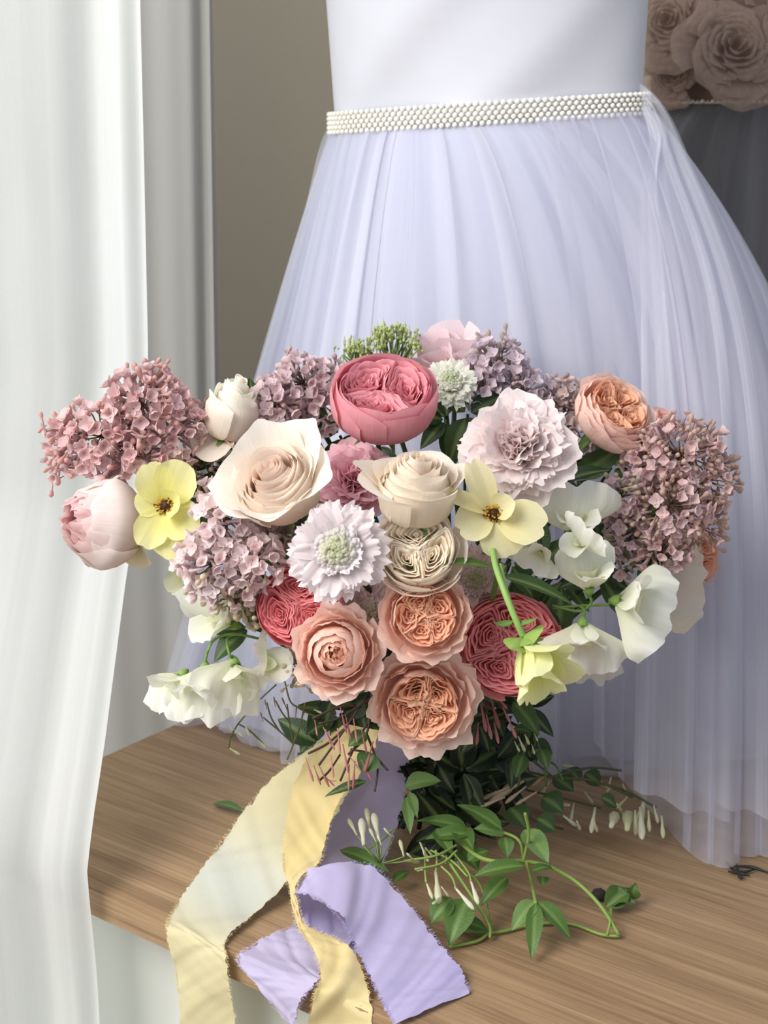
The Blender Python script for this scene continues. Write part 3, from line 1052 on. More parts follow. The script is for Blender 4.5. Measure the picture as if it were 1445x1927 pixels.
def lilac(seed, label, lobes, cols, bud_cols, fl=0.010, budfrac=0.25, stemdir=None, density=1.0, dd=0.0):
    """lobes: (px, py, depth, rx, ry, rz in px, tilt deg, budshare) ellipsoids of florets on a branching panicle"""
    rng = np.random.RandomState(seed)
    cx = sum(l[0] for l in lobes) / len(lobes); cy = sum(l[1] for l in lobes) / len(lobes)
    dmean = sum(l[2] for l in lobes) / len(lobes)
    base = at(cx, cy, dmean + 0.03)
    root = thing('lilac_panicle', label, 'lilac', base)
    br = MB()
    for (px, py, dep, rx, ry, rz, tilt, bs) in lobes:
        c = at(px, py, dep + dd)
        k = dep / F
        ca, sa = math.cos(R(tilt)), math.sin(R(tilt))
        n = int(density * 4 * (rx * ry + rx * rz + ry * rz) / 3.0 / ((fl / k) ** 2) * 3.4)
        br.add(*tube([base, (base + c) * 0.5 + Vector((0, 0.01, -0.005)), c], 0.0016, 5, 8))
        pts = []
        for i in range(n):
            z = 1 - 2 * (i + 0.5) / n
            ph = i * 2.39996 + rng.uniform(-.25, .25)
            rr = math.sqrt(max(0, 1 - z * z))
            a, b, cc = rr * math.cos(ph), z, rr * math.sin(ph)     # right, up, towards camera
            if cc < -0.6 or rng.rand() < 0.06:
                continue
            sc = rng.uniform(0.80, 1.06) + 0.10 * vnoise(ph * 1.3 + z * 3, seed)
            u_, v_, w_ = a * rx * sc, b * ry * sc, cc * rz * sc
            U2, V2 = u_ * ca - v_ * sa, u_ * sa + v_ * ca
            p = c + (RV * U2 + UV * V2 - FV * w_) * k
            nu, nv, nw = a / rx, b / ry, cc / rz
            nU, nV = nu * ca - nv * sa, nu * sa + nv * ca
            nrm = (RV * nU + UV * nV - FV * nw).normalized()
            nrm = (nrm + Vector(rng.randn(3)) * 0.28).normalized()
            Q = nrm.to_track_quat('Z', 'Y').to_matrix().to_4x4() @ Matrix.Rotation(rng.rand() * 6.28, 4, 'Z')
            Q.translation = p
            edge = vnoise(a * 2.2 + 5 + seed, 2) * 0.5 + vnoise(b * 2.2 + 9, seed) * 0.5
            isbud = rng.rand() < bs + 0.35 * edge
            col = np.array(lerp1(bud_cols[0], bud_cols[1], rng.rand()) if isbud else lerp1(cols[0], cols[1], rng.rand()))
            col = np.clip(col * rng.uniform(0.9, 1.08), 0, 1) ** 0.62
            if isbud:
                s = fl * rng.uniform(0.62, 0.9)
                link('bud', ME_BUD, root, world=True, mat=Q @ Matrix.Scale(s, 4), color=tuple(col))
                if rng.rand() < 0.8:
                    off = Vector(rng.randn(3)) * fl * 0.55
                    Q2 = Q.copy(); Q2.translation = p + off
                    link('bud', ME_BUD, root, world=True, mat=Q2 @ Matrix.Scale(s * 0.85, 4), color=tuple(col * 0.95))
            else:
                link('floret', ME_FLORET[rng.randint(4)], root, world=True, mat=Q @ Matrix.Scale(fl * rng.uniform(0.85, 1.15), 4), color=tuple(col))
            if rng.rand() < 0.3:
                br.add(*tube([p - nrm * fl * 0.9, p * 0.55 + c * 0.45, c], 0.0006, 4, 4))
    wpart('branch', br.v, br.f, M_STEM, root, np.tile(lin(112, 92, 78), (len(br.v), 1)), uv=np.zeros((len(br.v), 2)))
    stem_to_binding(root, base, (base - BIND).normalized())
    return root


# ------------------------------------------------------------------ butterfly ranunculus
def ranunculus(seed, label, px, py, depth, axis, rpx, petals, c0, c1, cen=True, stem=True, roll=0.0):
    rng = np.random.RandomState(seed)
    Rr = rpx * depth / F
    ax = vd(*axis)
    base = at(px, py, depth)
    root = thing('butterfly_ranunculus', label, 'ranunculus', base, None, ax, roll)
    for (ph, th, curl, L, W, cup) in petals:
        V, Fc, c, uv = free_petal(rng, Rr * L, Rr * W, R(th), R(curl), cup, 0.035, 1.9, rnd=0.30, notch=rng.uniform(0, .10), base=0.22, c0=c0, c1=lerp1(c1, c0, rng.uniform(0, .25)), nt=13, ns=11, m=0.75, serr=0.015)
        petal(root, (rotz(V, R(ph)), Fc, c, uv))
    if cen:
        V, Fc = tube([(0, 0, -0.02 * Rr), (0, 0, 0.06 * Rr), (0, 0, 0.12 * Rr), (0, 0, 0.15 * Rr)], [0.10 * Rr, 0.13 * Rr, 0.10 * Rr, 0.03 * Rr], 12)
        link('flower_center', new_mesh('flower_center', V, Fc, M_STEM, np.tile(lin(66, 36, 16), (len(V), 1)), np.zeros((len(V), 2))), root)
        m = MB()
        for k in range(46):
            a = rng.rand() * 6.28
            b = R(rng.uniform(25, 70))
            d_ = Vector((math.sin(b) * math.cos(a), math.sin(b) * math.sin(a), math.cos(b)))
            p0 = d_ * 0.08 * Rr
            p1 = d_ * Rr * rng.uniform(0.17, 0.25)
            m.add(*tube([p0, p1 * 0.8, p1], [0.008 * Rr, 0.010 * Rr, 0.024 * Rr], 5), c=lin(196, 150, 40) if k % 4 else lin(90, 52, 20))
        o = link('stamens', new_mesh('stamens', m.v, m.f, M_STEM, np.array(m.c), np.zeros((len(m.v), 2))), root)
        o['kind'] = 'stuff'
    if stem:
        stem_to_binding(root, base - ax * 0.003, ax, 0.0017, C_GREEN)
    return root, Rr


# ------------------------------------------------------------------ sweet pea
def sweet_pea(seed, label, px, py, depth, axis, rpx, roll=0.0, spread=1.0, group=None, c0=None, c1=None, stem=None, wings=True):
    rng = np.random.RandomState(seed)
    c0 = c0 or lin(236, 238, 206)
    c1 = c1 or lin(250, 249, 240)
    Rr = rpx * depth / F
    ax = vd(*axis)
    base = at(px, py, depth)
    root = thing('sweet_pea', label, 'sweet pea', base, group, ax, R(roll))
    # the wide banner is two ruffled lobes folded about the midline
    V, Fc, c, uv = free_petal(rng, 1.05 * Rr, 0.86 * Rr * spread, R(6), R(58), -0.22, 0.11, 2.8, rnd=0.34, notch=0.16, base=0.16, c0=c0, c1=c1, nt=25, ns=13, m=0.7)
    petal(root, (rotz(V, R(90)), Fc, c, uv), 'banner_petal')
    if wings:
        for sgn in (-1, 1):
            V, Fc, c, uv = free_petal(rng, 0.80 * Rr, 0.34 * Rr, R(14), R(46), 0.35, 0.07, 1.7, rnd=0.3, base=0.2, c0=c0, c1=c1, nt=11, ns=9)
            petal(root, (rotz(V, R(-90 + sgn * 34)), Fc, c, uv), 'wing_petal')
        V, Fc, c, uv = free_petal(rng, 0.52 * Rr, 0.2 * Rr, R(-4), R(30), 0.9, 0.0, rnd=0.4, c0=c0, c1=c0, nt=7, ns=7)
        petal(root, (rotz(V, R(-90)), Fc, c, uv), 'keel_petal')
    V, Fc = tube([(0, 0, -0.14 * Rr), (0, 0, -0.04 * Rr), (0, 0, 0.09 * Rr)], [0.03 * Rr, 0.09 * Rr, 0.11 * Rr], 8)
    link('calyx', new_mesh('calyx', V, Fc, M_STEM, np.tile(lin(128, 160, 80), (len(V), 1)), np.zeros((len(V), 2))), root)
    for k in range(5):
        V, Fc, c, uv = free_petal(rng, 0.24 * Rr, 0.05 * Rr, R(25), R(30), 0.2, rnd=0.8, tip=.2, c0=C_GREEN, c1=C_GREEN, nt=3, ns=4)
        petal(root, (rotz(V, 6.28 * k / 5), Fc, c, uv), 'sepal', M_LEAF)
    if stem:
        V, Fc = tube([base - ax * 0.1 * Rr] + stem, 0.0011, 6, 20)
        wpart('stem', V, Fc, M_STEM, root, np.tile(lin(112, 146, 70), (len(V), 1)), uv=np.zeros((len(V), 2)))
    return root


# ------------------------------------------------------------------ leaves, vines, buds
def leaf_geo(base, tip, width, up, sag=0.12, fold=0.25, nt=7, ns=9, wavy=0.0, seed=0, basew=0.05):
    base, tip, up = Vector(base), Vector(tip), Vector(up)
    d = tip - base
    L = d.length
    d.normalize()
    up = (up - d * up.dot(d)).normalized()
    side = d.cross(up)
    V, uv = [], []
    for i in range(ns):
        s = i / (ns - 1)
        wv = (math.sin(math.pi * min(1, s ** 0.72)) ** 0.9) if 0 < s < 1 else 0.0
        wv = max(wv, basew * (1 - s))
        for j in range(nt):
            t = -1 + 2 * j / (nt - 1)
            h = -sag * L * (4 * s * (1 - s)) * -1 * 0.5 + fold * width * abs(t) * wv + wavy * width * math.sin(s * 9 + t * 2 + seed) * abs(t)
            V.append(base + d * (L * s) + side * (width * wv * t) + up * h)
            uv.append((j / (nt - 1), s))
    return V, grid_faces(ns, nt), uv


def leaf(parent, base, tip, width, up=None, col=None, col2=None, **kw):
    up = up if up is not None else (-FV * 0.6 + Vector((0, 0, 0.8)))
    V, Fc, uv = leaf_geo(base, tip, width, up, **kw)
    c = col or lin(84, 116, 54)
    t = np.array([abs(p[0] * 2 - 1) for p in uv])
    cc = lerp_col(col2 or lerp1(c, lin(150, 176, 104), 0.45), c, t * 4)
    return wpart('leaf', V, Fc, M_LEAF, parent, cc, uv)


def spindle():
    m = MB()
    V, Fc = tube([(0, 0, 0), (0, 0, 0.35), (0, 0, 0.55), (0, 0, 0.78), (0, 0, 0.93), (0, 0, 1.0)], [0.035, 0.042, 0.068, 0.085, 0.055, 0.01], 7)
    m.add(V, Fc)
    return new_mesh('jasmine_bud', m.v, m.f, M_PETAL, np.array(m.c), np.zeros((len(m.v), 2)))


ME_SPIN = spindle()


def bud(parent, base, tip, col, fat=1.0):
    base, tip = Vector(base), Vector(tip)
    d = tip - base
    Q = d.to_track_quat('Z', 'Y').to_matrix().to_4x4()
    Q.translation = base
    L = d.length
    return link('bud', ME_SPIN, parent, world=True, mat=Q @ Matrix.Diagonal((L * fat, L * fat, L, 1)), color=col)


def vine_stem(parent, pts, r, col=None, n=30, name='stem'):
    V, Fc = tube(pts, r, 6, n)
    return wpart(name, V, Fc, M_STEM, parent, np.tile(col or lin(86, 104, 54), (len(V), 1)), uv=np.zeros((len(V), 2)))


# ================================================================== THE BOUQUET
# --- garden roses
garden_rose(1, 'large deep pink garden rose at the top middle of the bouquet', 722, 762, 103, (0.02, 0.72, 0.68), lin(234, 142, 154), lin(244, 172, 180), lin(238, 158, 170), lin(242, 168, 178), d=1.105, spread=0.0, nq=3, levels=8, rad=0.40, layers=4, per=4, rin=0.80, ruf=0.012, hgt=1.12, off=0.55, dip=0.06, wide=1.15)
garden_rose(2, 'peach garden rose in the middle, directly above the lowest peach rose', 800, 1158, 86, (0.02, 0.04, 1), lin(246, 176, 136), lin(252, 204, 172), lin(252, 210, 190), lin(253, 218, 202), dd=-0.035, spread=0.85, nq=5, levels=5, rad=0.30, layers=4, per=5, rin=0.66, ruf=0.022, hgt=0.85, dip=0.16, wav=0.026)
garden_rose(3, 'peach garden rose left of the other two front peach roses, with a closed cup', 634, 1226, 82, (-0.08, 0.03, 1), lin(250, 186, 152), lin(253, 208, 182), lin(252, 212, 194), lin(253, 220, 206), dd=-0.035, spread=0.9, nq=2, levels=5, rad=0.18, layers=4, per=5, rin=0.66, ruf=0.035, hgt=1.0, cup=True)
garden_rose(4, 'lowest peach garden rose at the bottom centre of the bouquet', 796, 1322, 97, (-0.02, -0.22, 0.97), lin(248, 180, 138), lin(253, 208, 174), lin(252, 214, 194), lin(253, 222, 208), d=1.075, spread=0.95, nq=4, levels=7, rad=0.28, layers=4, per=6, rin=0.68, ruf=0.03, hgt=0.85, dip=0.14, wav=0.028)
garden_rose(5, 'coral pink garden rose tucked under the white scabiosa', 562, 1140, 84, (-0.12, 0.12, 1), lin(244, 142, 146), lin(248, 160, 162), lin(244, 150, 158), lin(247, 160, 166), dd=0.012, spread=0.1, nq=3, levels=8, rad=0.40, layers=3, per=5, rin=0.84, ruf=0.014, hgt=0.95, dip=0.1)
garden_rose(6, 'large coral garden rose at the lower right, behind the small yellow flower', 958, 1214, 102, (0.05, 0.0, 1), lin(243, 146, 150), lin(248, 166, 168), lin(243, 156, 160), lin(246, 168, 170), dd=0.0, spread=0.2, nq=4, levels=8, rad=0.42, layers=3, per=5, rin=0.86, ruf=0.014, hgt=0.95, dip=0.14)
garden_rose(7, 'cream garden rose with a quartered buff heart below the middle cream tea rose', 786, 1040, 88, (-0.04, 0.34, 0.94), lin(252, 234, 202), lin(254, 246, 230), lin(250, 236, 222), lin(252, 242, 232), dd=-0.02, spread=0.5, nq=3, levels=7, rad=0.30, layers=4, per=5, rin=0.76, ruf=0.01, hgt=1.0, dip=0.14, wav=0.014)
garden_rose(8, 'open peach rose with an orange heart at the upper right of the bouquet', 1146, 786, 80, (0.42, 0.50, 0.72), lin(246, 180, 138), lin(252, 204, 170), lin(252, 216, 200), lin(253, 224, 212), d=1.15, spread=0.35, nq=4, levels=5, rad=0.34, layers=4, per=5, rin=0.72, ruf=0.025, hgt=1.1, dip=0.10, serr=0.02)
garden_rose(9, 'peach rose half hidden behind the right lilac', 1305, 1050, 62, (0.65, -0.05, 0.6), lin(236, 164, 130), lin(246, 190, 160), lin(246, 196, 170), lin(248, 204, 180), d=1.225, spread=0.8, nq=3, levels=4, rad=0.3, layers=3, per=5, rin=0.66, ruf=0.035)
garden_rose(10, 'pale pink rose peeping over the top of the right lilac', 1240, 800, 38, (0.1, 0.6, 0.6), lin(236, 176, 160), lin(246, 204, 192), lin(240, 200, 192), lin(246, 212, 204), d=1.26, spread=0.4, nq=3, levels=4, rad=0.3, layers=3, per=5, rin=0.7)

# --- tea roses
t11, t11r = tea_rose(11, 'wide open cream blush tea rose left of the pink rose', 520, 905, 106, (-0.30, 0.56, 0.78), lin(254, 222, 200), lin(253, 240, 222), lin(254, 246, 236), dd=-0.02, n=26, hgt=1.15, open_=0.48, off=0.62, outer=6, tipk=0.10)
rngx = np.random.RandomState(12)
for ph, th, cu, L_, W_ in ((112, 16, 26, 1.22, 0.66), (52, 18, 34, 1.30, 0.62), (-8, 22, 40, 1.22, 0.64), (-72, 20, 36, 1.05, 0.66), (195, 20, 44, 1.12, 0.62)):
    V, Fc, c, uv = free_petal(rngx, L_ * t11r, W_ * t11r, R(th), R(cu), 0.42, 0.035, 1.3, rnd=0.24, tip=0.09, base=0.45, c0=lin(252, 238, 218), c1=lin(254, 247, 236), nt=17, ns=11)
    V = V + np.array([0.38 * t11r, 0, 0.05 * t11r])
    petal(t11, (rotz(V, R(ph)), Fc, c, uv))
t12, t12r = tea_rose(12, 'cream tea rose seen from the side in the middle of the bouquet', 784, 908, 97, (0.06, 0.86, 0.51), lin(252, 230, 208), lin(252, 238, 216), lin(253, 245, 232), dd=-0.03, n=26, hgt=1.45, open_=0.55, off=0.80, tipk=0.07)
rngx = np.random.RandomState(9)
for ph, th, cu, L_, W_ in ((172, 14, 50, 1.35, 0.42), (5, 12, 46, 1.25, 0.40)):
    V, Fc, c, uv = free_petal(rngx, L_ * t12r, W_ * t12r, R(th), R(cu), 0.35, 0.03, 1.2, rnd=0.4, base=0.35, c0=lin(248, 226, 204), c1=lin(251, 240, 224), nt=13, ns=11)
    V = V + np.array([0.45 * t12r, 0, 0.12 * t12r])
    petal(t12, (rotz(V, R(ph)), Fc, c, uv))
tr, rr = tea_rose(13, 'half open ivory rose at the upper left, one petal folded down', 438, 768, 66, (0.26, 0.90, 0.30), lin(252, 245, 226), lin(250, 236, 222), lin(254, 250, 238), d=1.135, n=18, hgt=1.9, open_=0.12, off=0.95, outer=3)
rngx = np.random.RandomState(5)
for ph, th, cu, L_, W_ in ((-75, 78, 60, 1.35, 0.75), (205, 85, 70, 1.15, 0.62)):
    V, Fc, c, uv = free_petal(rngx, L_ * rr, W_ * rr, R(th), R(cu), 0.35, 0.02, 1.2, rnd=0.3, base=0.3, c0=lin(244, 222, 200), c1=lin(248, 232, 218), nt=13, ns=10)
    petal(tr, (rotz(V, R(ph)), Fc, c, uv))

# --- peonies
peony(14, 'pink ruffled peony between the two cream tea roses', 664, 905, 88, (-0.05, 0.35, 0.9), lin(238, 168, 182), lin(244, 188, 200), lin(247, 202, 212), d=1.125, n=60, serr=0.04, wmin=.24, wmax=.40)
peony(15, 'large blush white peony with jagged petals right of the pink rose', 975, 842, 112, (-0.12, 0.36, 0.92), lin(240, 206, 204), lin(244, 226, 220), lin(250, 238, 236), dd=-0.005, n=95, serr=0.07)
pb, pbr = globe_bud(16, 'round blush peony bud at the far left edge of the bouquet', 192, 985, 90, (-0.72, 0.08, 0.55), lin(240, 186, 188), lin(246, 226, 216), lin(250, 238, 232), d=1.11, hgt=1.8, layers=5, close=0.42, ruf=0.03, serr=0.06)
rngx = np.random.RandomState(6)
for ph, th, cu, L_, W_ in ((-60, 60, 75, 1.0, 0.36), (-85, 80, 60, 0.8, 0.34), (-20, 50, 40, 0.9, 0.4)):
    V, Fc, c, uv = free_petal(rngx, L_ * pbr, W_ * pbr, R(th), R(cu), 0.5, 0.02, 1.2, rnd=0.35, base=0.35, c0=lin(226, 210, 150), c1=lin(244, 228, 196), nt=11, ns=9)
    petal(pb, (rotz(V, R(ph)), Fc, c, uv), 'guard_petal')
peony(17, 'pale pink peony with broad smooth petals at the top rear of the bouquet', 856, 694, 122, (0.0, 0.85, 0.45), lin(240, 214, 218), lin(244, 220, 222), lin(246, 226, 228), d=1.25, n=14, guard=7, serr=0.01, spreadmax=50, wmin=.45, wmax=.6, name='peony')

# --- scabiosas
scabiosa(18, 'large white scabiosa with a green pincushion centre at the front', 634, 1034, 98, (-0.03, 0.06, 1), lin(248, 238, 240), lin(238, 226, 220), lin(216, 218, 178), dd=-0.045, pins=84)
scabiosa(19, 'small white scabiosa behind the right shoulder of the pink rose', 846, 718, 58, (0.05, 0.55, 0.8), lin(240, 238, 226), lin(228, 228, 206), lin(206, 212, 170), d=1.17, pins=60)
scabiosa(20, 'greyish pink scabiosa in the gap between the two upper peach roses', 700, 1150, 66, (0, 0.05, 1), lin(222, 198, 196), lin(206, 186, 178), lin(190, 178, 152), dd=0.035, pins=90)
scabiosa(21, 'shaded blush scabiosa under the right cream flower, left of the coral rose', 893, 1090, 64, (0.1, 0.1, 1), lin(226, 202, 196), lin(212, 192, 180), lin(186, 178, 140), dd=0.03, pins=80)

# --- lilacs
DUSTY = [lin(222, 172, 170), lin(236, 202, 200)]
DUSTB = [lin(206, 142, 134), lin(220, 164, 154)]
lilac(31, 'dusty rose lilac reaching out to the left, over the peony bud', [(270, 765, 1.12, 78, 70, 60, 20, 0.15), (190, 822, 1.125, 88, 66, 55, 18, 0.3), (245, 858, 1.12, 80, 46, 45, 0, 0.3), (320, 815, 1.13, 62, 62, 50, 0, 0.1), (118, 870, 1.13, 34, 30, 28, 30, 0.75), (118, 812, 1.13, 34, 30, 28, 0, 0.5), (285, 712, 1.13, 34, 30, 28, 0, 0.6)], DUSTY, DUSTB, fl=0.0102)
lilac(32, 'mauve lilac at the top, left of the pink rose', [(545, 805, 1.17, 60, 44, 36, 0, 0.3), (572, 722, 1.165, 62, 52, 45, 0, 0.2), (520, 760, 1.15, 44, 52, 40, 0, 0.0), (610, 765, 1.16, 52, 48, 40, 0, 0.0), (630, 705, 1.18, 30, 26, 24, 0, 0.9), (560, 690, 1.18, 30, 26, 24, 0, 0.8)], [lin(208, 178, 180), lin(224, 198, 200)], [lin(190, 150, 140), lin(204, 166, 156)], fl=0.0102)
lilac(33, 'pale pink lilac hanging at the front left, below the cream tea rose', [(420, 990, 1.075, 58, 62, 45, -20, 0.0), (400, 1060, 1.07, 62, 58, 45, 0, 0.0), (480, 1055, 1.07, 54, 46, 40, 0, 0.05), (425, 1110, 1.08, 70, 34, 36, 0, 0.15), (445, 1135, 1.09, 50, 26, 28, 0, 1.0), (415, 935, 1.09, 36, 34, 28, 0, 0.1)], [lin(240, 214, 212), lin(250, 234, 233)], [lin(196, 178, 140), lin(206, 188, 152)], fl=0.0102)
lilac(34, 'grey mauve lilac at the top right, behind the blush peony', [(930, 690, 1.20, 56, 48, 42, 0, 0.2), (985, 735, 1.20, 60, 40, 38, -20, 0.1), (905, 735, 1.19, 40, 36, 30, 0, 0.1), (935, 655, 1.21, 40, 24, 26, 0, 0.9)], [lin(202, 182, 192), lin(216, 200, 210)], [lin(178, 150, 140), lin(192, 164, 154)], fl=0.0096)
lilac(35, 'brownish lilac behind the open peach rose and the blush peony', [(1060, 745, 1.21, 50, 34, 34, 0, 0.2), (1075, 800, 1.21, 44, 60, 36, 0, 0.35), (1085, 870, 1.21, 26, 32, 26, 0, 0.7)], [lin(200, 172, 166), lin(214, 190, 184)], [lin(176, 140, 124), lin(190, 156, 140)], fl=0.0094)
lilac(36, 'full rose brown lilac at the right edge of the bouquet', [(1280, 855, 1.13, 80, 70, 60, 0, 0.55), (1320, 900, 1.14, 66, 76, 55, 0, 0.8), (1260, 950, 1.12, 76, 72, 60, 0, 0.5), (1310, 985, 1.14, 58, 46, 45, 0, 0.8), (1245, 1040, 1.13, 50, 34, 36, 0, 0.25), (1215, 870, 1.14, 44, 50, 40, 0, 0.1)], [lin(222, 182, 178), lin(238, 208, 206)], [lin(190, 146, 128), lin(212, 172, 152)], fl=0.0088)
lilac(37, 'small dark budded lilac left of the full right lilac', [(1168, 935, 1.125, 48, 44, 40, 0, 0.7), (1180, 1005, 1.13, 40, 40, 34, 0, 0.5), (1172, 1060, 1.14, 24, 26, 22, 0, 0.9)], [lin(206, 172, 178), lin(220, 186, 192)], [lin(158, 138, 112), lin(178, 152, 128)], fl=0.0086)
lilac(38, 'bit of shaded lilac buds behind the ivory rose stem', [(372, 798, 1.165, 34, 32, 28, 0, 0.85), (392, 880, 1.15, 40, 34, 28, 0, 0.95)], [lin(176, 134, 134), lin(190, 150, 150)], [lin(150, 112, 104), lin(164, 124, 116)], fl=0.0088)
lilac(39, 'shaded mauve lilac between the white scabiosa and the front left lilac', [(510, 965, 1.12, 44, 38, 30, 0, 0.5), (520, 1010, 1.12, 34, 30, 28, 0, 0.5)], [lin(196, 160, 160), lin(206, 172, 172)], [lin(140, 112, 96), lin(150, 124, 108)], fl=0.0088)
lilac(40, 'greenish lilac buds hanging below the peach rose on the left', [(565, 1255, 1.115, 30, 30, 26, 0, 1.0), (480, 1150, 1.10, 34, 26, 24, 0, 1.0)], [lin(196, 176, 146), lin(206, 186, 156)], [lin(182, 166, 124), lin(196, 180, 140)], fl=0.0088)

# --- butterfly ranunculus
YL0, YL1 = lin(240, 232, 132), lin(247, 244, 176)
ranunculus(51, 'bright yellow flower with a brown centre beside the left peony bud', 313, 952, 1.095, (-0.05, 0.05, 1), 100, [(112, 62, 18, 0.92, 0.36, 0.2), (62, 60, 14, 1.0, 0.42, 0.25), (15, 52, -30, 0.62, 0.30, 0.8), (-40, 66, 20, 0.82, 0.40, 0.25), (-78, 78, 14, 1.08, 0.38, 0.1), (-118, 70, 22, 0.92, 0.34, 0.2), (165, 72, 10, 0.60, 0.30, 0.2)], YL0, YL1)
ranunculus(52, 'cream yellow flower with a dark centre right of the middle tea rose', 928, 968, 1.035, (0.05, 0.25, 0.97), 100, [(118, 58, 8, 1.18, 0.27, 0.3), (160, 66, 12, 1.18, 0.16, 0.6), (205, 74, 30, 0.78, 0.36, 0.3), (-70, 78, 34, 0.88, 0.46, 0.1), (-18, 74, 14, 1.05, 0.44, 0.1), (32, 40, 10, 0.56, 0.26, 0.5)], lin(238, 226, 160), lin(250, 243, 196))
y3, _ = ranunculus(53, 'small pale yellow flower nodding from a green stem over the coral rose', 985, 1203, 1.0, (0.30, -0.74, 0.42), 88, [(-100, 18, 10, 1.45, 0.50, 0.5), (-40, 26, 14, 1.40, 0.52, 0.5), (10, 34, 24, 1.55, 0.46, 0.4), (70, 40, 30, 1.2, 0.5, 0.4), (150, 26, 14, 1.40, 0.46, 0.5), (210, 22, 10, 1.50, 0.46, 0.5), (40, 14, 6, 1.5, 0.42, 0.6)], lin(234, 236, 158), lin(246, 246, 194), cen=False, stem=False)
vine_stem(y3, [at(985, 1198, 1.0), at(970, 1165, 0.998), at(948, 1110, 1.003), at(930, 1055, 1.02), at(926, 1000, 1.05)], [0.0026, 0.0022, 0.0024], lin(140, 172, 92))
vine_stem(y3, [at(975, 1172, 1.0), at(955, 1120, 1.006), at(940, 1062, 1.02)], [0.0014, 0.0016, 0.0016], lin(150, 180, 100))
rg = np.random.RandomState(3)
for k, (a, b, w_) in enumerate([((985, 1196), (1022, 1185), 0.011), ((982, 1200), (960, 1222), 0.010), ((990, 1196), (1005, 1210), 0.010)]):
    o = leaf(y3, at(*a, 0.998), at(*b, 0.985), w_, col=lin(150, 178, 88), fold=-0.4)
    o.name = 'sepal'
leaf(y3, at(966, 1168, 1.0), at(926, 1170, 0.985), 0.0028, col=lin(110, 146, 70), sag=-0.3)
leaf(y3, at(972, 1172, 1.0), at(1013, 1160, 0.985), 0.0026, col=lin(110, 146, 70), sag=-0.25)

# --- sweet peas
sweet_pea(61, 'white ruffled sweet pea hanging lowest at the lower left', 385, 1258, 1.10, (-0.15, -0.75, 0.55), 108, roll=170, spread=0.85, stem=[at(388, 1235, 1.10), at(402, 1205, 1.10), at(440, 1193, 1.105), at(500, 1205, 1.13)])
sweet_pea(62, 'white sweet pea beside the coral rose, right of the hanging stem', 440, 1245, 1.105, (0.30, -0.62, 0.6), 106, roll=150, stem=[at(432, 1232, 1.10), at(428, 1200, 1.105), at(455, 1192, 1.11)])
sweet_pea(63, 'creamy white sweet pea under the front left lilac, top of the left white group', 440, 1175, 1.125, (-0.65, 0.25, 0.6), 118, roll=20)
sweet_pea(64, 'small pale yellow white sweet pea under the yellow flower', 365, 1085, 1.145, (-0.7, 0.0, 0.6), 74, roll=-20, c0=lin(238, 238, 190), c1=lin(246, 245, 220))
sweet_pea(65, 'white sweet pea nestled against the lower edge of the left coral rose', 500, 1250, 1.12, (0.35, 0.1, 0.85), 84, roll=80)
sweet_pea(66, 'wide milky white sweet pea right of the cream yellow flower', 1075, 1000, 1.10, (0.1, 0.6, 0.75), 104, roll=0, spread=1.1)
sweet_pea(67, 'white sweet pea with folded wings, centre of the right white group', 1108, 1110, 1.075, (-0.05, 0.75, 0.6), 108, roll=15, spread=0.62, stem=[at(1112, 1135, 1.08), at(1090, 1150, 1.085), at(1040, 1140, 1.10)])
sweet_pea(68, 'white sweet pea tilted to the right below the full right lilac', 1160, 1130, 1.075, (0.75, 0.0, 0.62), 116, roll=-120, stem=[at(1140, 1138, 1.085), at(1090, 1140, 1.09), at(1040, 1145, 1.10)])
sweet_pea(69, 'white sweet pea hanging next to the nodding yellow flower', 1096, 1172, 1.065, (-0.02, -0.80, 0.5), 104, roll=178, stem=[at(1100, 1150, 1.075), at(1092, 1140, 1.085)])
sweet_pea(70, 'greyish white sweet pea behind the one next to the nodding yellow flower', 1105, 1200, 1.115, (0.25, -0.55, 0.55), 92, roll=170, c0=lin(226, 214, 206), c1=lin(232, 222, 214))
sweet_pea(71, 'cream translucent sweet pea behind the lower right lilac', 1225, 1095, 1.20, (0.72, 0.05, 0.55), 108, roll=-100, c0=lin(232, 222, 200), c1=lin(240, 230, 212), wings=False)
sweet_pea(72, 'small white sweet pea below the blush peony', 985, 1015, 1.085, (0.05, -0.35, 0.9), 52, roll=180)
sweet_pea(73, 'slim white sweet pea just above the folded winged one', 1095, 1030, 1.065, (-0.4, 0.3, 0.85), 70, roll=-40)

sweet_pea(74, 'white sweet pea at the outer left of the lower left white group', 345, 1268, 1.115, (-0.6, -0.55, 0.55), 92, roll=165)
sweet_pea(75, 'small white sweet pea left of the wide milky white one', 1020, 1035, 1.075, (-0.3, -0.3, 0.85), 58, roll=150)
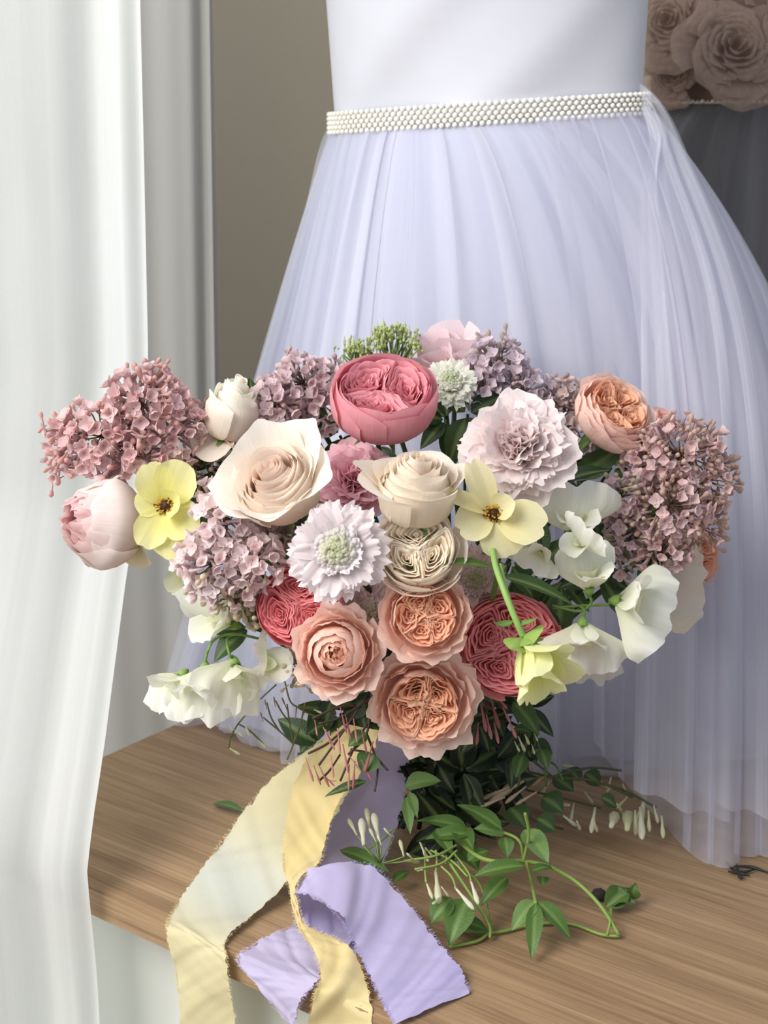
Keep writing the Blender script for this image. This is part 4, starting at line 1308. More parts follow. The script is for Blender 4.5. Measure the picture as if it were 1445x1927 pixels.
# --- green viburnum sprigs at the top rear
for sd, lab, px, py, rp in ((81, 'green viburnum sprig rising behind the pink rose', 742, 650, 52), (82, 'small green viburnum sprig left of the taller one', 668, 668, 30)):
    rng = np.random.RandomState(sd)
    b = at(px, py + rp * 1.3, 1.235)
    root = thing('viburnum_sprig', lab, 'sprig', b)
    m = MB()
    for k in range(int(rp * 1.1)):
        a = R(rng.uniform(8, 172))
        q = rng.uniform(.55, 1.0)
        p = at(px + rp * q * math.cos(a) * 1.0, py + 0.3 * rp - rp * q * math.sin(a) * 1.05, 1.235 + rng.uniform(-.014, .014))
        if k % 2 == 0:
            m.add(*tube([b, b * 0.45 + p * 0.55 + Vector((rng.uniform(-.003, .003), 0, 0.002)), p], [0.0010, 0.0006], 4, 7))
        for j in range(4):
            link('bud', ME_BUD, root, world=True, mat=Matrix.Translation(p + Vector(rng.randn(3)) * 0.003) @ Matrix.Rotation(rng.rand() * 3, 4, 'X') @ Matrix.Scale(0.0042, 4), color=lerp1(lin(188, 200, 128), lin(216, 222, 168), rng.rand()))
    wpart('branch', m.v, m.f, M_STEM, root, np.tile(lin(104, 124, 66), (len(m.v), 1)), uv=np.zeros((len(m.v), 2)))
    stem_to_binding(root, b, Vector((0, 0, 1)))

# --- loose leaves inside the bouquet (dark sprigs between the blooms)
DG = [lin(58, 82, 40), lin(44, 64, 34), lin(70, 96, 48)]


def foliage(seed, label, spots, dep, size, cols=DG, n_each=5, name='foliage_sprig', spread=46):
    rng = np.random.RandomState(seed)
    b0 = at(*spots[0], dep + 0.03)
    root = thing(name, label, 'foliage', b0)
    st = MB()
    for (px, py) in spots:
        c = at(px, py, dep + rng.uniform(-.01, .02))
        st.add(*tube([BIND + Vector(rng.randn(3)) * 0.008, (BIND + c) * 0.5 + Vector((0, .01, 0)), c], 0.0013, 5, 8))
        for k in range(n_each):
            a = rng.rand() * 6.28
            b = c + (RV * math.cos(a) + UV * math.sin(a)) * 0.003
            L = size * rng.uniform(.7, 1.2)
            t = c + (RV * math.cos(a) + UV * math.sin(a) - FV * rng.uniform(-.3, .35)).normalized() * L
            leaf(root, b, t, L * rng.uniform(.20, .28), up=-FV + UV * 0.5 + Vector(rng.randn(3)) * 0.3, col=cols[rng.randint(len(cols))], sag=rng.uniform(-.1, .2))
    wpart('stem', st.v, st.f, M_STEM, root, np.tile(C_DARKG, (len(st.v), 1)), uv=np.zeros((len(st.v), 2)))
    return root


foliage(91, 'dark leaves in the gap below the ivory rose', [(400, 880), (450, 950), (520, 1000), (370, 930)], 1.16, 0.038)
foliage(98, 'dark leaves between the ivory rose and the top left mauve lilac', [(480, 800), (600, 830), (455, 850)], 1.19, 0.034)
foliage(92, 'dark leaves behind the pink rose and the small scabiosa', [(840, 790), (880, 780), (700, 840), (640, 820)], 1.17, 0.036)
foliage(93, 'dark leaves between the right sweet peas and the blush peony', [(1080, 900), (1010, 1060), (1060, 1090), (960, 1060), (1130, 1080)], 1.165, 0.04)
foliage(94, 'dark leaves between the three front peach roses', [(715, 1260), (745, 1240), (700, 1290), (760, 1250)], 1.13, 0.032)
foliage(95, 'dark leaves behind the white scabiosa and left coral rose', [(560, 1040), (540, 1080), (600, 970), (470, 1180)], 1.15, 0.036)
foliage(96, 'dark leaves under the right lilac', [(1200, 1060), (1150, 880), (1120, 960), (1230, 1000)], 1.18, 0.034)
foliage(97, 'leaves on the rear right side of the bouquet behind the coral rose', [(1000, 1150), (900, 1180), (880, 1240), (1050, 1200)], 1.16, 0.038)
# single readable leaves
sp = thing('rose_leaf_sprig', 'dark serrated leaves under the open peach rose', 'foliage', at(1075, 880, 1.16))
leaf(sp, at(1065, 905, 1.15), at(1150, 885, 1.145), 0.010, col=lin(44, 66, 38), up=-FV * .6 + UV, sag=0.1)
leaf(sp, at(1090, 850, 1.165), at(1128, 815, 1.15), 0.006, col=lin(70, 96, 50))
vine_stem(sp, [at(1065, 910, 1.16), at(1085, 850, 1.165), at(1120, 820, 1.17)], 0.0018, lin(66, 92, 48))
leaf(sp, at(1190, 850, 1.17), at(1225, 825, 1.16), 0.006, col=lin(70, 96, 50))
sp = thing('narrow_leaf_sprig', 'two long narrow green leaves below the cream yellow flower', 'foliage', at(930, 1070, 1.06))
leaf(sp, at(925, 1068, 1.035), at(825, 1061, 1.02), 0.0068, col=lin(88, 118, 52), up=-FV * .5 + UV, sag=0.08)
leaf(sp, at(945, 1085, 1.04), at(1080, 1140, 1.05), 0.0088, col=lin(58, 84, 40), up=-FV * .6 + UV, sag=0.1)
vine_stem(sp, [at(925, 1010, 1.055), at(928, 1050, 1.04), at(935, 1085, 1.05), at(920, 1150, 1.10)], 0.0020, lin(96, 126, 60))
sp = thing('ivy_leaf_sprig', 'small pointed green leaves under the right lilac tip', 'foliage', at(1240, 1090, 1.14))
leaf(sp, at(1240, 1090, 1.14), at(1262, 1108, 1.125), 0.0065, col=lin(92, 122, 54))
leaf(sp, at(1236, 1095, 1.14), at(1218, 1098, 1.125), 0.005, col=lin(92, 122, 54))
leaf(sp, at(1238, 1088, 1.14), at(1252, 1066, 1.13), 0.005, col=lin(82, 112, 50))
leaf(sp, at(1210, 1062, 1.15), at(1188, 1068, 1.14), 0.005, col=lin(62, 90, 44))
vine_stem(sp, [at(1240, 1092, 1.14), at(1215, 1110, 1.15), at(1170, 1130, 1.17)], 0.0012, lin(92, 122, 58))

# --- foliage skirt below the blooms; first two sprigs have shade put into their greens
foliage(101, 'dense leaves coloured dark as in shade around the bound stems, under the lowest peach rose', [(820, 1430), (870, 1450), (850, 1500), (900, 1420), (930, 1480), (800, 1480), (880, 1540), (840, 1560)], 1.235, 0.038, [lin(34, 47, 27), lin(28, 40, 23)], 9)
foliage(102, 'leaves coloured dark as in shade, hanging under the right coral rose', [(930, 1340), (980, 1370), (900, 1360), (960, 1420), (990, 1330)], 1.20, 0.030, [lin(40, 56, 30), lin(32, 46, 26)], 6)
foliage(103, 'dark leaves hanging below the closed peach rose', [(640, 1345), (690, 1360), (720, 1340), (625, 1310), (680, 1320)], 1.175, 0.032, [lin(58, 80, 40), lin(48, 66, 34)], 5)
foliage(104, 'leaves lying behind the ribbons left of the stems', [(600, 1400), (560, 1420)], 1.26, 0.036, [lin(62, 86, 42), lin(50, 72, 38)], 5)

# --- jasmine
PINKB = [lin(206, 140, 140), lin(184, 116, 120), lin(216, 156, 150)]
WHITEB = [lin(232, 230, 200), lin(222, 222, 184), lin(238, 236, 214)]
jas = thing('pink_jasmine', 'pink budded jasmine spray dangling over the yellow ribbon', 'jasmine', at(690, 1330, 1.12))
rng = np.random.RandomState(120)
DJ = 1.085
twig = [((690, 1310), (650, 1370), (600, 1440)), ((700, 1300), (690, 1380), (655, 1420)), ((720, 1310), (670, 1400), (640, 1470)), ((680, 1330), (640, 1330), (588, 1352)), ((650, 1370), (615, 1400), (580, 1418)), ((690, 1380), (710, 1440), (705, 1490)), ((660, 1410), (700, 1420), (730, 1450)), ((705, 1310), (640, 1350), (600, 1362)), ((640, 1420), (620, 1450), (600, 1470))]
for tw in twig:
    vine_stem(jas, [at(x, y, DJ + 0.012 - 0.006 * i) for i, (x, y) in enumerate(tw)], 0.0009, lin(70, 54, 44), 14)
for (a, b) in [((612, 1372), (630, 1412)), ((592, 1355), (597, 1385)), ((608, 1368), (622, 1400)), ((635, 1370), (640, 1420)), ((645, 1400), (655, 1455)), ((575, 1425), (590, 1472)), ((600, 1440), (620, 1482)), ((610, 1468), (634, 1470)), ((606, 1455), (630, 1480)), ((655, 1420), (680, 1452)), ((702, 1395), (686, 1455)), ((657, 1438), (656, 1488)), ((680, 1372), (690, 1418)), ((640, 1330), (652, 1380)), ((665, 1352), (672, 1398)), ((622, 1420), (628, 1465)), ((668, 1432), (664, 1486)), ((590, 1440), (604, 1478)), ((650, 1345), (660, 1392)), ((680, 1430), (700, 1470))]:
    bud(jas, at(*a, DJ), at(*b, DJ - 0.004), PINKB[rng.randint(3)], 0.62)
leaf(jas, at(690, 1380, DJ + .005), at(655, 1405, DJ), 0.007, col=lin(70, 98, 46))
leaf(jas, at(705, 1420, DJ + .005), at(680, 1455, DJ), 0.010, col=lin(64, 92, 44))
leaf(jas, at(690, 1470, DJ + .005), at(610, 1500, DJ - 0.002), 0.004, col=lin(64, 84, 46))
leaf(jas, at(640, 1310, DJ + .02), at(600, 1270, DJ + .02), 0.009, col=lin(60, 86, 42))
jas2 = thing('pink_jasmine', 'pink jasmine buds hanging right of the lowest peach rose', 'jasmine', at(910, 1310, 1.13))
for (a, b) in [((905, 1325), (915, 1378)), ((925, 1320), (940, 1372)), ((890, 1340), (880, 1395)), ((880, 1350), (868, 1398)), ((945, 1330), (960, 1360)), ((915, 1345), (925, 1392)), ((935, 1310), (955, 1335)), ((900, 1360), (897, 1402)), ((955, 1350), (972, 1390)), ((930, 1360), (938, 1400))]:
    bud(jas2, at(*a, 1.12), at(*b, 1.115), PINKB[rng.randint(3)], 0.95)
for tw in [((890, 1290), (900, 1320), (905, 1326)), ((890, 1290), (925, 1305), (945, 1332)), ((890, 1290), (895, 1330), (890, 1345)), ((890, 1290), (940, 1320), (955, 1352)), ((900, 1300), (915, 1330), (915, 1346)), ((900, 1310), (930, 1340), (930, 1362))]:
    vine_stem(jas2, [at(x, y, 1.125) for x, y in tw], 0.0009, lin(84, 56, 50), 10)
# thin white budded jasmine at the left, in front of the tulle
jas3 = thing('thin_jasmine', 'thin jasmine twig with small white buds under the left sweet peas', 'jasmine', at(520, 1290, 1.16))
DL = 1.15
for tw in [((520, 1288), (480, 1325), (448, 1362)), ((448, 1362), (435, 1385), (430, 1408)), ((448, 1362), (470, 1375), (500, 1405)), ((535, 1280), (550, 1325), (590, 1335)), ((550, 1325), (575, 1340), (600, 1350)), ((552, 1400), (525, 1375), (495, 1350)), ((552, 1400), (545, 1360), (540, 1325)), ((552, 1400), (565, 1365), (572, 1330)), ((525, 1375), (510, 1350), (502, 1322)), ((545, 1360), (530, 1340), (518, 1318)), ((540, 1430), (552, 1400), (556, 1380))]:
    vine_stem(jas3, [at(x, y, DL) for x, y in tw], 0.0007, lin(104, 104, 66), 12)
for (a, b) in [((432, 1408), (452, 1420)), ((430, 1362), (440, 1374)), ((440, 1372), (458, 1386)), ((460, 1362), (470, 1385)), ((485, 1392), (502, 1408)), ((590, 1335), (606, 1342))]:
    bud(jas3, at(*a, DL), at(*b, DL - .002), WHITEB[rng.randint(3)], 1.5)
for (a, b) in [((502, 1335), (498, 1316)), ((518, 1330), (515, 1310)), ((540, 1336), (530, 1312)), ((572, 1345), (574, 1322)), ((495, 1358), (490, 1340)), ((556, 1350), (558, 1330))]:
    bud(jas3, at(*a, DL + .01), at(*b, DL + .01), lin(170, 140, 124), 0.9)
# right trailing jasmine with white buds
jas4 = thing('white_jasmine', 'white budded jasmine trailing over the table towards the tulle hem', 'jasmine', on(980, 1480, 0.05))
rng = np.random.RandomState(131)


def hp(px, py, h): return on(px, py, h)


for tw in [((940, 1440, .06), (1040, 1462, .06), (1120, 1470, .055), (1190, 1500, .04)), ((960, 1480, .04), (1050, 1500, .04), (1130, 1520, .03)), ((1040, 1462, .06), (1110, 1445, .06), (1170, 1450, .06)), ((930, 1390, .09), (1000, 1430, .07), (1060, 1480, .05)), ((1120, 1470, .055), (1180, 1490, .04), (1235, 1520, .03)), ((960, 1480, .04), (1000, 1540, .02), (1060, 1560, .015))]:
    vine_stem(jas4, [hp(*p) for p in tw], 0.0011, lin(78, 84, 50), 20)
for (a, b) in [((1150, 1462), (1142, 1492)), ((1160, 1512), (1172, 1530)), ((1180, 1500), (1160, 1522)), ((1195, 1525), (1196, 1572)), ((1205, 1520), (1208, 1580)), ((1220, 1525), (1222, 1566)), ((1245, 1535), (1248, 1578)), ((1215, 1495), (1200, 1560)), ((1120, 1520), (1112, 1568)), ((1118, 1545), (1124, 1566)), ((1100, 1490), (1116, 1512)), ((1080, 1510), (1074, 1545)), ((1085, 1545), (1092, 1562)), ((1060, 1535), (1085, 1555)), ((1150, 1555), (1158, 1532)), ((1180, 1560), (1182, 1530)), ((1130, 1470), (1150, 1488)), ((1070, 1515), (1040, 1512)), ((1035, 1470), (1015, 1500)), ((1230, 1515), (1238, 1550)), ((1172, 1475), (1180, 1500)), ((1060, 1440), (1085, 1448))]:
    bud(jas4, hp(*a, .035), hp(*b, .022), WHITEB[rng.randint(3)], 1.15)
for (a, b) in [((980, 1450), (955, 1480)), ((1000, 1440), (940, 1500)), ((985, 1470), (920, 1510)), ((960, 1480), (905, 1505)), ((1010, 1490), (970, 1515)), ((975, 1430), (930, 1465)), ((1030, 1455), (1000, 1480)), ((950, 1500), (900, 1520)), ((990, 1480), (950, 1512))]:
    bud(jas4, hp(*a, .06), hp(*b, .05), lerp1(WHITEB[1], PINKB[0], 0.4), 0.9)
for (a, b, w_) in [((1040, 1462), (1080, 1490), .010), ((1100, 1455), (1130, 1480), .009), ((1020, 1500), (1060, 1530), .012), ((980, 1380), (1010, 1440), .010), ((1000, 1400), (1040, 1420), .009), ((1090, 1470), (1060, 1450), .008), ((1130, 1500), (1160, 1520), .007), ((960, 1520), (990, 1560), .012), ((1010, 1540), (1045, 1565), .010)]:
    leaf(jas4, hp(*a, .05), hp(*b, .04), w_, col=lin(60, 84, 42), sag=0.2)
# hanging jasmine between the coral rose and the table
jas5 = thing('hanging_jasmine', 'jasmine tendrils hanging from the coral rose down to the table', 'jasmine', at(985, 1330, 1.18))
for tw in [((960, 1300), (1000, 1370), (1022, 1430), (1028, 1480)), ((1000, 1370), (985, 1420), (975, 1480)), ((1000, 1320), (1010, 1380), (1000, 1420)), ((1022, 1430), (1045, 1440), (1060, 1470))]:
    vine_stem(jas5, [at(x, y, 1.175) for x, y in tw], 0.0010, lin(70, 84, 46), 16)
for (a, b) in [((975, 1385), (988, 1415)), ((985, 1375), (996, 1402)), ((1000, 1400), (1006, 1420)), ((968, 1395), (978, 1415)), ((1005, 1380), (1012, 1395))]:
    bud(jas5, at(*a, 1.17), at(*b, 1.165), WHITEB[1], 1.2)
for (a, b, w_) in [((965, 1320), (1015, 1385), .009), ((1000, 1380), (965, 1372), .006), ((1018, 1410), (1030, 1450), .006), ((985, 1420), (970, 1465), .007)]:
    leaf(jas5, at(*a, 1.175), at(*b, 1.165), w_, col=lin(72, 98, 46), sag=0.15)

# foreground jasmine vine with clear green leaves
vine = thing('green_jasmine_vine', 'green jasmine vine with clear leaves curling over the table front', 'vine', on(860, 1590, 0.02))
GV = lin(140, 164, 82)
for tw, r in [(((850, 1570, .05), (900, 1612, .05), (945, 1622, .05), (985, 1620, .045), (1035, 1630, .04)), .0019), (((1035, 1630, .04), (1085, 1660, .03), (1130, 1705, .02), (1165, 1760, .004)), .0016), (((990, 1620, .045), (1000, 1660, .03), (1008, 1700, .03)), .0014), (((985, 1620, .045), (995, 1570, .07), (988, 1530, .09)), .0013), (((985, 1615, .045), (975, 1580, .06), (930, 1560, .06)), .0013), (((840, 1615, .05), (890, 1690, .03), (920, 1740, .012), (922, 1765, .004)), .0013), (((840, 1620, .05), (900, 1660, .03), (925, 1745, .006)), .0010), (((850, 1750, .003), (930, 1755, .003), (1000, 1740, .003), (1070, 1738, .003), (1130, 1758, .003), (1165, 1762, .003)), .0014), (((845, 1782, .003), (900, 1770, .003), (925, 1750, .004)), .0013), (((1142, 1760, .004), (1148, 1735, .012), (1150, 1710, .014)), .0010), (((760, 1620, .05), (820, 1610, .055), (860, 1590, .055)), .0010), (((690, 1600, .03), (720, 1580, .04), (740, 1560, .05)), .0009)]:
    vine_stem(vine, [hp(*p) for p in tw], r, lin(128, 152, 74), 24)
V_LEAVES = [((880, 1560, .06), (785, 1545, .06), .0085, 0), ((890, 1570, .06), (800, 1580, .055), .0090, 0), ((945, 1562, .065), (860, 1515, .075), .0085, 0), ((950, 1570, .06), (890, 1560, .065), .0095, 1), ((950, 1575, .06), (955, 1615, .05), .0075, 0), ((985, 1562, .065), (1032, 1625, .05), .0115, 1), ((985, 1630, .05), (890, 1650, .045), .0088, 0), ((955, 1650, .035), (905, 1705, .02), .0090, 0), ((1008, 1695, .03), (962, 1752, .016), .0092, 1), ((1008, 1700, .03), (1000, 1808, .004), .0078, 0), ((1010, 1696, .03), (1074, 1768, .008), .0088, 0), ((1000, 1640, .042), (1038, 1632, .04), .0052, 0), ((1022, 1650, .03), (1020, 1668, .028), .006, 0), ((850, 1690, .03), (810, 1740, .015), .0115, 0), ((880, 1690, .03), (845, 1780, .006), .0135, 0), ((860, 1735, .015), (920, 1752, .006), .0080, 0), ((762, 1480, .085), (830, 1470, .09), .0115, 1), ((765, 1500, .08), (772, 1570, .06), .0058, 1), ((770, 1490, .085), (785, 1540, .07), .0050, 1), ((640, 1600, .030), (735, 1645, .022), .0085, 0), ((870, 1600, .04), (900, 1640, .035), .010, 0), ((860, 1560, .06), (890, 1600, .055), .010, 0), ((820, 1560, .06), (850, 1610, .05), .0085, 0), ((740, 1660, .012), (770, 1640, .014), .006, 0), ((880, 1620, .045), (920, 1600, .05), .008, 0)]
for (a, b, w_, lite) in V_LEAVES:
    leaf(vine, hp(*a), hp(*b), w_ * 0.84, col=lin(112, 142, 80) if lite else lin(82, 114, 50), up=Vector((0, -0.35, 0.94)), sag=0.16, fold=0.3, wavy=0.06, seed=w_ * 1e4)
for (a, b) in [((655, 1540), (672, 1572)), ((690, 1520), (695, 1560)), ((680, 1540), (684, 1590)), ((703, 1530), (712, 1578)), ((695, 1558), (708, 1585)), ((710, 1570), (718, 1592)), ((722, 1558), (738, 1576)), ((752, 1580), (760, 1612)), ((765, 1605), (778, 1618))]:
    bud(vine, hp(*b, .055), hp(*a, .062), WHITEB[rng.randint(3)], 1.25)
    vine_stem(vine, [hp(*b, .055), hp((b[0] + 715) / 2, (b[1] + 1620) / 2 + 4, .05), hp(715, 1625, .04)], 0.0006, lin(110, 130, 70), 8)
for (a, b) in [((800, 1595), (815, 1612)), ((790, 1585), (806, 1622)), ((800, 1655), (814, 1692)), ((820, 1640), (826, 1700)), ((830, 1668), (845, 1688)), ((856, 1670), (892, 1712)), ((885, 1655), (900, 1702)), ((860, 1620), (868, 1640)), ((795, 1636), (785, 1637)), ((840, 1610), (838, 1626)), ((765, 1620), (790, 1622)), ((815, 1700), (830, 1692))]:
    bud(vine, hp(*a, .045), hp(*b, .036), WHITEB[rng.randint(3)], 1.05)
for tw in [((810, 1600, .05), (850, 1620, .05), (880, 1650, .045)), ((780, 1636, .048), (830, 1625, .05), (860, 1600, .055)), ((800, 1600, .05), (800, 1640, .046), (802, 1660, .045)), ((830, 1630, .05), (850, 1650, .046), (858, 1672, .045)), ((850, 1600, .05), (880, 1640, .046), (886, 1658, .045)), ((820, 1600, .055), (822, 1620, .05), (820, 1642, .045))]:
    vine_stem(vine, [hp(*p) for p in tw], 0.0009, lin(134, 156, 80), 12)

# a curled leaf, a fallen leaf, a dried crumb and a dark dry sprig on the table
cl = thing('curled_leaf', 'crumpled green leaf alone on the right of the table', 'leaf', on(1165, 1705, 0.0))
for (a, b, w_) in [((1140, 1708, .004), (1185, 1672, .014), .009), ((1150, 1700, .004), (1196, 1700, .010), .008), ((1185, 1690, .006), (1195, 1660, .020), .006)]:
    leaf(cl, hp(*a), hp(*b), w_, col=lin(84, 112, 52), up=Vector((0.2, -0.5, 0.8)), sag=0.35, fold=0.6, wavy=0.25)
vine_stem(cl, [hp(1150, 1740, .002), hp(1146, 1722, .006), hp(1150, 1704, .006)], 0.0009, lin(120, 140, 72), 8)
fl = thing('fallen_leaf', 'narrow green leaf lying left of the yellow ribbon', 'leaf', on(430, 1522, 0.0))
leaf(fl, hp(402, 1512, .002), hp(462, 1530, .006), 0.006, col=lin(84, 112, 62), up=Vector((0, -.1, 1)), sag=0.1)
cr = thing('dried_bud', 'tiny dark dried bud beside the crumpled leaf', 'bud', on(1128, 1682, 0.0))
V, Fc = tube([on(1116, 1680, .003), on(1122, 1683, .006), on(1130, 1684, .006), on(1140, 1680, .003)], [0.0012, 0.005, 0.0055, 0.001], 7)
wpart('husk', V, Fc, M_DARK, cr)
ds = thing('dry_sprig', 'dark dry sprig on the table beneath the right tulle hem', 'sprig', on(1400, 1640, 0.0))
for tw in [((1365, 1622), (1385, 1640), (1410, 1648)), ((1380, 1630), (1415, 1632), (1460, 1648)), ((1370, 1640), (1395, 1642), (1420, 1636)), ((1385, 1625), (1392, 1650), (1398, 1652))]:
    vine_stem(ds, [on(x, y, 0.003) for x, y in tw], [0.0007, 0.0016, 0.0006], lin(44, 42, 42), 10)

# ------------------------------------------------------------------ ribbons
def clear_of_table(p):
    q = Vector((p[0], p[1], 0)) - EDGE_P
    inside = -q.dot(EDGE_N)                       # distance behind the front edge
    if TZ - TH - 0.002 < p[2] < TZ + 0.0014 and inside > -0.0016:
        if p[2] < TZ - 0.004 and inside < 0.014:
            k = inside + 0.0016
            return np.array([p[0] + EDGE_N.x * k, p[1] + EDGE_N.y * k, p[2]])
        return np.array([p[0], p[1], TZ + 0.0014])
    return np.array(p)


def ribbon(name, label, secs, colA, colB=None, band=None, seed=0, across=17, n=130, wr=0.0018):
    rng = np.random.RandomState(seed)
    A = catmull([s[0] for s in secs], n)
    B = catmull([s[1] for s in secs], n)
    base = (A[0] + B[0]) / 2
    root = thing(name, label, 'ribbon', base)
    T = np.gradient((A + B) / 2, axis=0)
    side = B - A
    nrm = np.cross(T, side)
    nrm /= np.linalg.norm(nrm, axis=1)[:, None] + 1e-12
    V, uv, col = [], [], []
    for i in range(n):
        for j in range(across):
            t = j / (across - 1)
            jit = 0.0
            if j in (0, across - 1):
                jit = 0.012 * rng.randn()
            p = A[i] * (1 - t - jit) + B[i] * (t + jit)
            wob = wr * (math.sin(i * 0.21 + t * 5 + seed) * 0.6 + 0.8 * float(vnoise(i * 0.13 + t * 3.0, seed)) + 0.5 * float(vnoise(i * 0.33 - t * 5.0, seed + 3)) + 0.35 * float(vnoise(i * 0.5 + t * 9.0, seed + 5)))
            V.append(clear_of_table(p + nrm[i] * wob))
            uv.append((t, i / n * 6))
            k = 0.5 + 0.5 * float(vnoise(i * 0.06 + t * 1.2, seed + 8))
            c = np.array(lerp1(colA, colB or colA, k))
            if band:
                q = math.exp(-((i / n - band[0]) / band[1]) ** 2)
                c = c * (1 - q) + np.array(band[2]) * q
            col.append(c)
    wpart('cloth', V, grid_faces(n, across), M_SILK, root, np.array(col), uv)
    m = MB()
    for i in range(1, n - 1):
        for E, O in ((A, B), (B, A)):
            for r_ in range(3):
                f = rng.rand()
                p = E[i] * (1 - f) + E[i + 1] * f
                d_ = (E[i] - O[i]); d_ /= np.linalg.norm(d_) + 1e-9
                e = p + d_ * rng.uniform(.0006, .0026) + T[i] / (np.linalg.norm(T[i]) + 1e-9) * rng.uniform(-.0016, .0016) + nrm[i] * rng.uniform(-.0008, .0008)
                w_ = T[i] / (np.linalg.norm(T[i]) + 1e-9) * 0.00016
                m.add([p - w_ - d_ * 0.001, p + w_ - d_ * 0.001, e + w_ * .5, e - w_ * .5], [(0, 1, 2, 3)], tuple(np.minimum(1, np.array(colA) * 1.08)))
    o = wpart('frayed_edge', m.v, m.f, M_SILK, root, np.array(m.c), np.zeros((len(m.v), 2)))
    o['kind'] = 'stuff'
    return root


YE0, YE1 = lin(240, 220, 150), lin(244, 228, 168)
LI0, LI1 = lin(186, 176, 218), lin(204, 194, 230)
O4 = 0.006
ribbon('yellow_ribbon', 'pale yellow ribbon running left and hanging straight over the table edge',
       [(at(640, 1372, 1.185), at(705, 1390, 1.180)), (hp(575, 1415, .085), hp(668, 1465, .075)), (hp(500, 1478, .055), hp(610, 1560, .045)), (hp(425, 1572, .028), hp(550, 1645, .022)), (hp(370, 1652, .012), hp(480, 1715, .008)),
        (hp(324, 1716, .004), hp(425, 1768, .004)), (front(314, 1750, .008), front(426, 1800, .008)), (front(328, 1830, .010), front(432, 1860, .010)), (front(340, 1900, .011), front(438, 1930, .011)), (front(350, 2010, .012), front(444, 2040, .012))],
       lin(214, 202, 154), lin(222, 211, 168), (0.42, 0.13, lin(206, 208, 196)), 1)
ribbon('yellow_ribbon', 'golden yellow ribbon twisting down the middle, over the lilac ribbons',
       [(at(650, 1362, 1.150), at(715, 1375, 1.15)), (at(592, 1412, 1.145), at(690, 1440, 1.145)), (hp(552, 1480, .085), hp(640, 1500, .085)), (hp(538, 1560, .065), hp(616, 1568, .065)), (hp(531, 1625, .050), hp(600, 1622, .052)), (hp(545, 1668, .042), hp(560, 1660, .046)),
        (hp(552, 1710, .034), hp(562, 1706, .036)), (hp(562, 1748, .026), hp(577, 1742, .028)), (hp(592, 1792, .014), hp(635, 1768, .020)), (hp(604, 1836, .010), hp(668, 1800, .014)), (hp(592, 1870, .008), hp(690, 1850, .010)), (front(585, 1925, .006), front(702, 1940, .004)), (front(590, 1990, .010), front(705, 2010, .010))],
       lin(222, 201, 140), lin(228, 209, 154), None, 2, wr=0.002)
ribbon('lilac_ribbon', 'greyish lilac ribbon falling from under the blooms, its tail hanging over the table edge',
       [(at(672, 1385, 1.195), at(776, 1380, 1.195)), (hp(640, 1460, .070), hp(768, 1448, .072)), (hp(622, 1540, .040), hp(756, 1520, .042)), (hp(590, 1620, .016), hp(728, 1605, .016)), (hp(570, 1690, .004), hp(700, 1680, .004)), (hp(560, 1735, .0035), hp(680, 1780, .0035)),
        (hp(520, 1755, .004), hp(606, 1822, .004)), (hp(480, 1775, .004), hp(602, 1845, .004)), (front(446, 1806, .006), front(575, 1868, .006)), (front(480, 1850, .011), front(562, 1892, .011)), (front(535, 1920, .013), front(556, 1928, .013))],
       lin(190, 180, 208), lin(204, 194, 224), None, 3)
ribbon('lilac_ribbon', 'bright lilac ribbon loop lying at the front with its end towards the lower right',
       [(hp(655, 1787, .004), hp(690, 1735, .004)), (hp(602, 1778, .006), hp(640, 1715, .006)), (hp(560, 1745, .012), hp(590, 1690, .016)), (hp(551, 1705, .026), hp(560, 1655, .036)), (hp(560, 1680, .046), hp(600, 1634, .052)), (hp(600, 1690, .052), hp(690, 1624, .050)), (hp(645, 1735, .044), hp(745, 1672, .040)), (hp(672, 1785, .028), hp(796, 1735, .026)),
        (hp(700, 1845, .014), hp(838, 1790, .014)), (hp(722, 1890, .005), hp(868, 1835, .005)), (hp(744, 1930, .003), hp(884, 1866, .003))],
       LI0, LI1, None, 4, wr=0.0024)

# ------------------------------------------------------------------ the grey dress behind
gd = thing('grey_tulle_dress', 'grey dress with taupe tulle rosettes hanging behind the white dress on the right', 'dress', (0.46, 1.82, 0.05))
GL = at(1262, 205, 1.75); GC = at(1440, 165, 1.75)
gx = (GC - GL); gx.z = 0
GA = gx.length * 1.05
gxe = gx.normalized(); gye = Vector((gxe.y, -gxe.x, 0))
gc = at(1440, 192, 1.75)
rings = []
for h in np.linspace(0, 0.34, 10):
    rings.append(ring(gc + Vector((0, 0, h)), gxe, gye, GA * (1.16 + 0.06 * h / .34), 0.075, 48))
rings.append(ring(gc + Vector((0, 0, 0.345)), gxe, gye, GA * 0.6, 0.03, 48))
V, Fc = loft_rings(rings)
wpart('bodice', V, Fc, M_TAUPEB, gd, uv=np.zeros((len(V), 2)))
for nm, mt, am, seedg, gr in (('underskirt', M_GUNDER, 0.008, 31, 0.0), ('tulle_layer', M_GTULLE, 0.014, 32, 0.03)):
    n, m_ = 260, 26
    th = np.linspace(0, 2 * math.pi, n, endpoint=False)
    V, UVs = [], []
    for v in np.linspace(0, 1, m_):
        a_ = GA * 1.12 + (0.24 + gr) * v ** 0.75
        b_ = 0.075 + (0.09 + gr) * v ** 0.8
        f = np.sin(th * 17 + seedg) + 0.8 * vnoise(th * 11 + v, seedg) + 0.6 * np.sin(th * 41 + v * 2)
        k = 1 + f * am / 0.2 * v ** 0.7
        V.append(np.stack([gc.x + gxe.x * a_ * k * np.cos(th) + gye.x * b_ * k * np.sin(th), gc.y + gxe.y * a_ * k * np.cos(th) + gye.y * b_ * k * np.sin(th), np.full(n, gc.z - 0.62 * v - 0.002)], 1))
        UVs += [(t / 6.28, v) for t in th]
    wpart(nm, np.vstack(V), grid_faces(m_, n, True), mt, gd, uv=UVs)


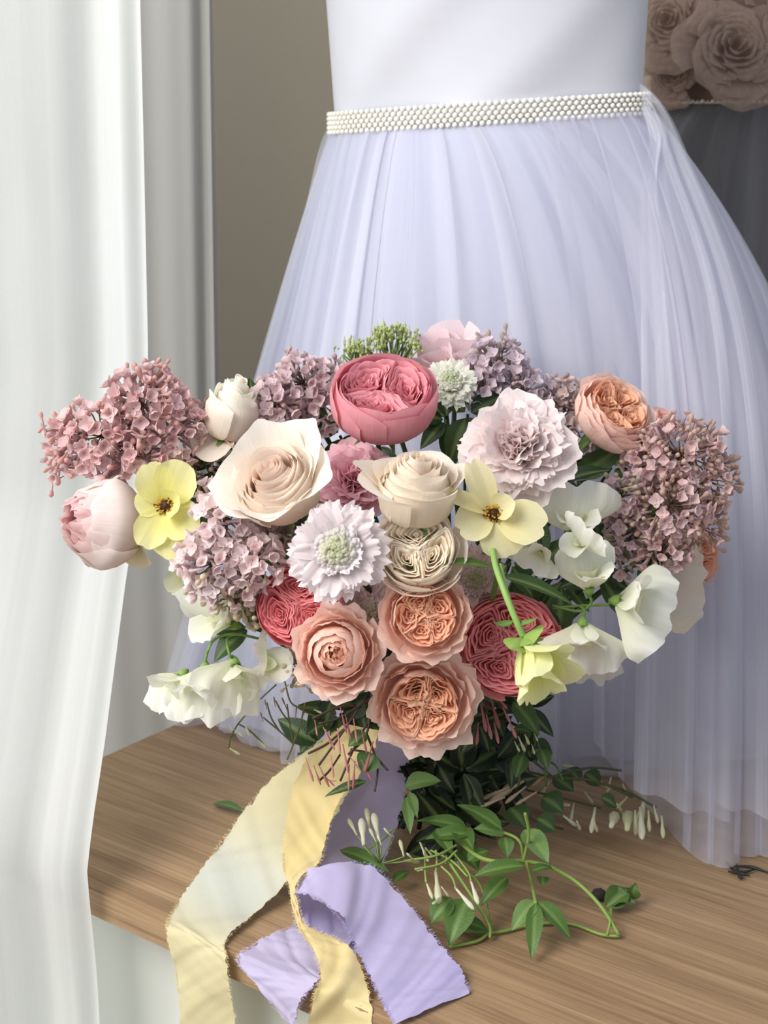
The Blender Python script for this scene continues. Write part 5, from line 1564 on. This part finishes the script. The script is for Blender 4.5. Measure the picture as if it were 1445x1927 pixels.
def rosette(px, py, rpx, depth, axis, seed, ctr):
    """a rosette of folded tulle: petals wound around a centre"""
    rng = np.random.RandomState(seed)
    c = at(px, py, depth)
    Rr = rpx * depth / F
    Z = vd(*axis); Y = (UV - Z * UV.dot(Z)).normalized(); X = Y.cross(Z)
    Mx = np.array(Matrix((X, Y, Z)).transposed())
    rt = bpy.data.objects.new('rosette', None)
    COL.objects.link(rt)
    rt.empty_display_size = 0.01
    rt.parent = gd
    for k in range(26):
        q = k / 25
        rk = 0.10 + 0.85 * q
        pf = prof([rk * 0.45, rk * 0.75, rk * 0.98, rk * 1.12], [0.05, 0.22 - .1 * q, 0.42 - 0.26 * q, 0.40 - 0.30 * q])
        V, Fc, cc, uv = cup_petal(rng, Rr, k * 2.2 + rng.uniform(-.3, .3), R(85 - 40 * q), pf, (1, 1, 1), (1, 1, 1), 13, 7, rnd=0.3, ruf=0.03, fr=1.5, spiral=0.12)
        W_ = V @ Mx.T + np.array(c)
        wpart('petal', W_, Fc, M_TAUPET, rt, uv=uv * np.array([1, 1]))


rosette(1378, 100, 112, 1.655, (0.02, 0.15, 1), 41, None)
rosette(1262, 48, 92, 1.675, (-0.45, 0.1, 1), 42, None)
rosette(1268, 140, 62, 1.69, (-0.5, -0.1, 1), 43, None)
rosette(1500, 30, 105, 1.67, (0.2, 0.2, 1), 44, None)
m = MB()
for k in range(64):
    t = math.pi * (1 - (k + 0.5) / 64)
    p = gc + gxe * ((GA * 1.16 + 0.003) * math.cos(t)) + gye * (0.078 * math.sin(t))
    s = 0.0022 * (1 + 0.3 * math.sin(k * 2.7))
    sm = [(p.x + s * a, p.y + s * b, p.z + s * c) for a, b, c in ((1, 0, 0), (0, 1, 0), (-1, 0, 0), (0, -1, 0), (0, 0, 1), (0, 0, -1), (.7, -.7, 0), (.7, .7, 0))]
    V, Fc = tube([p - gxe * s, p - gxe * s * .5, p + gxe * s * .5, p + gxe * s], [s * .4, s, s, s * .4], 6)
    m.add(V, Fc)
o = wpart('bead_trim', m.v, m.f, M_BEAD, gd)
o['kind'] = 'stuff'
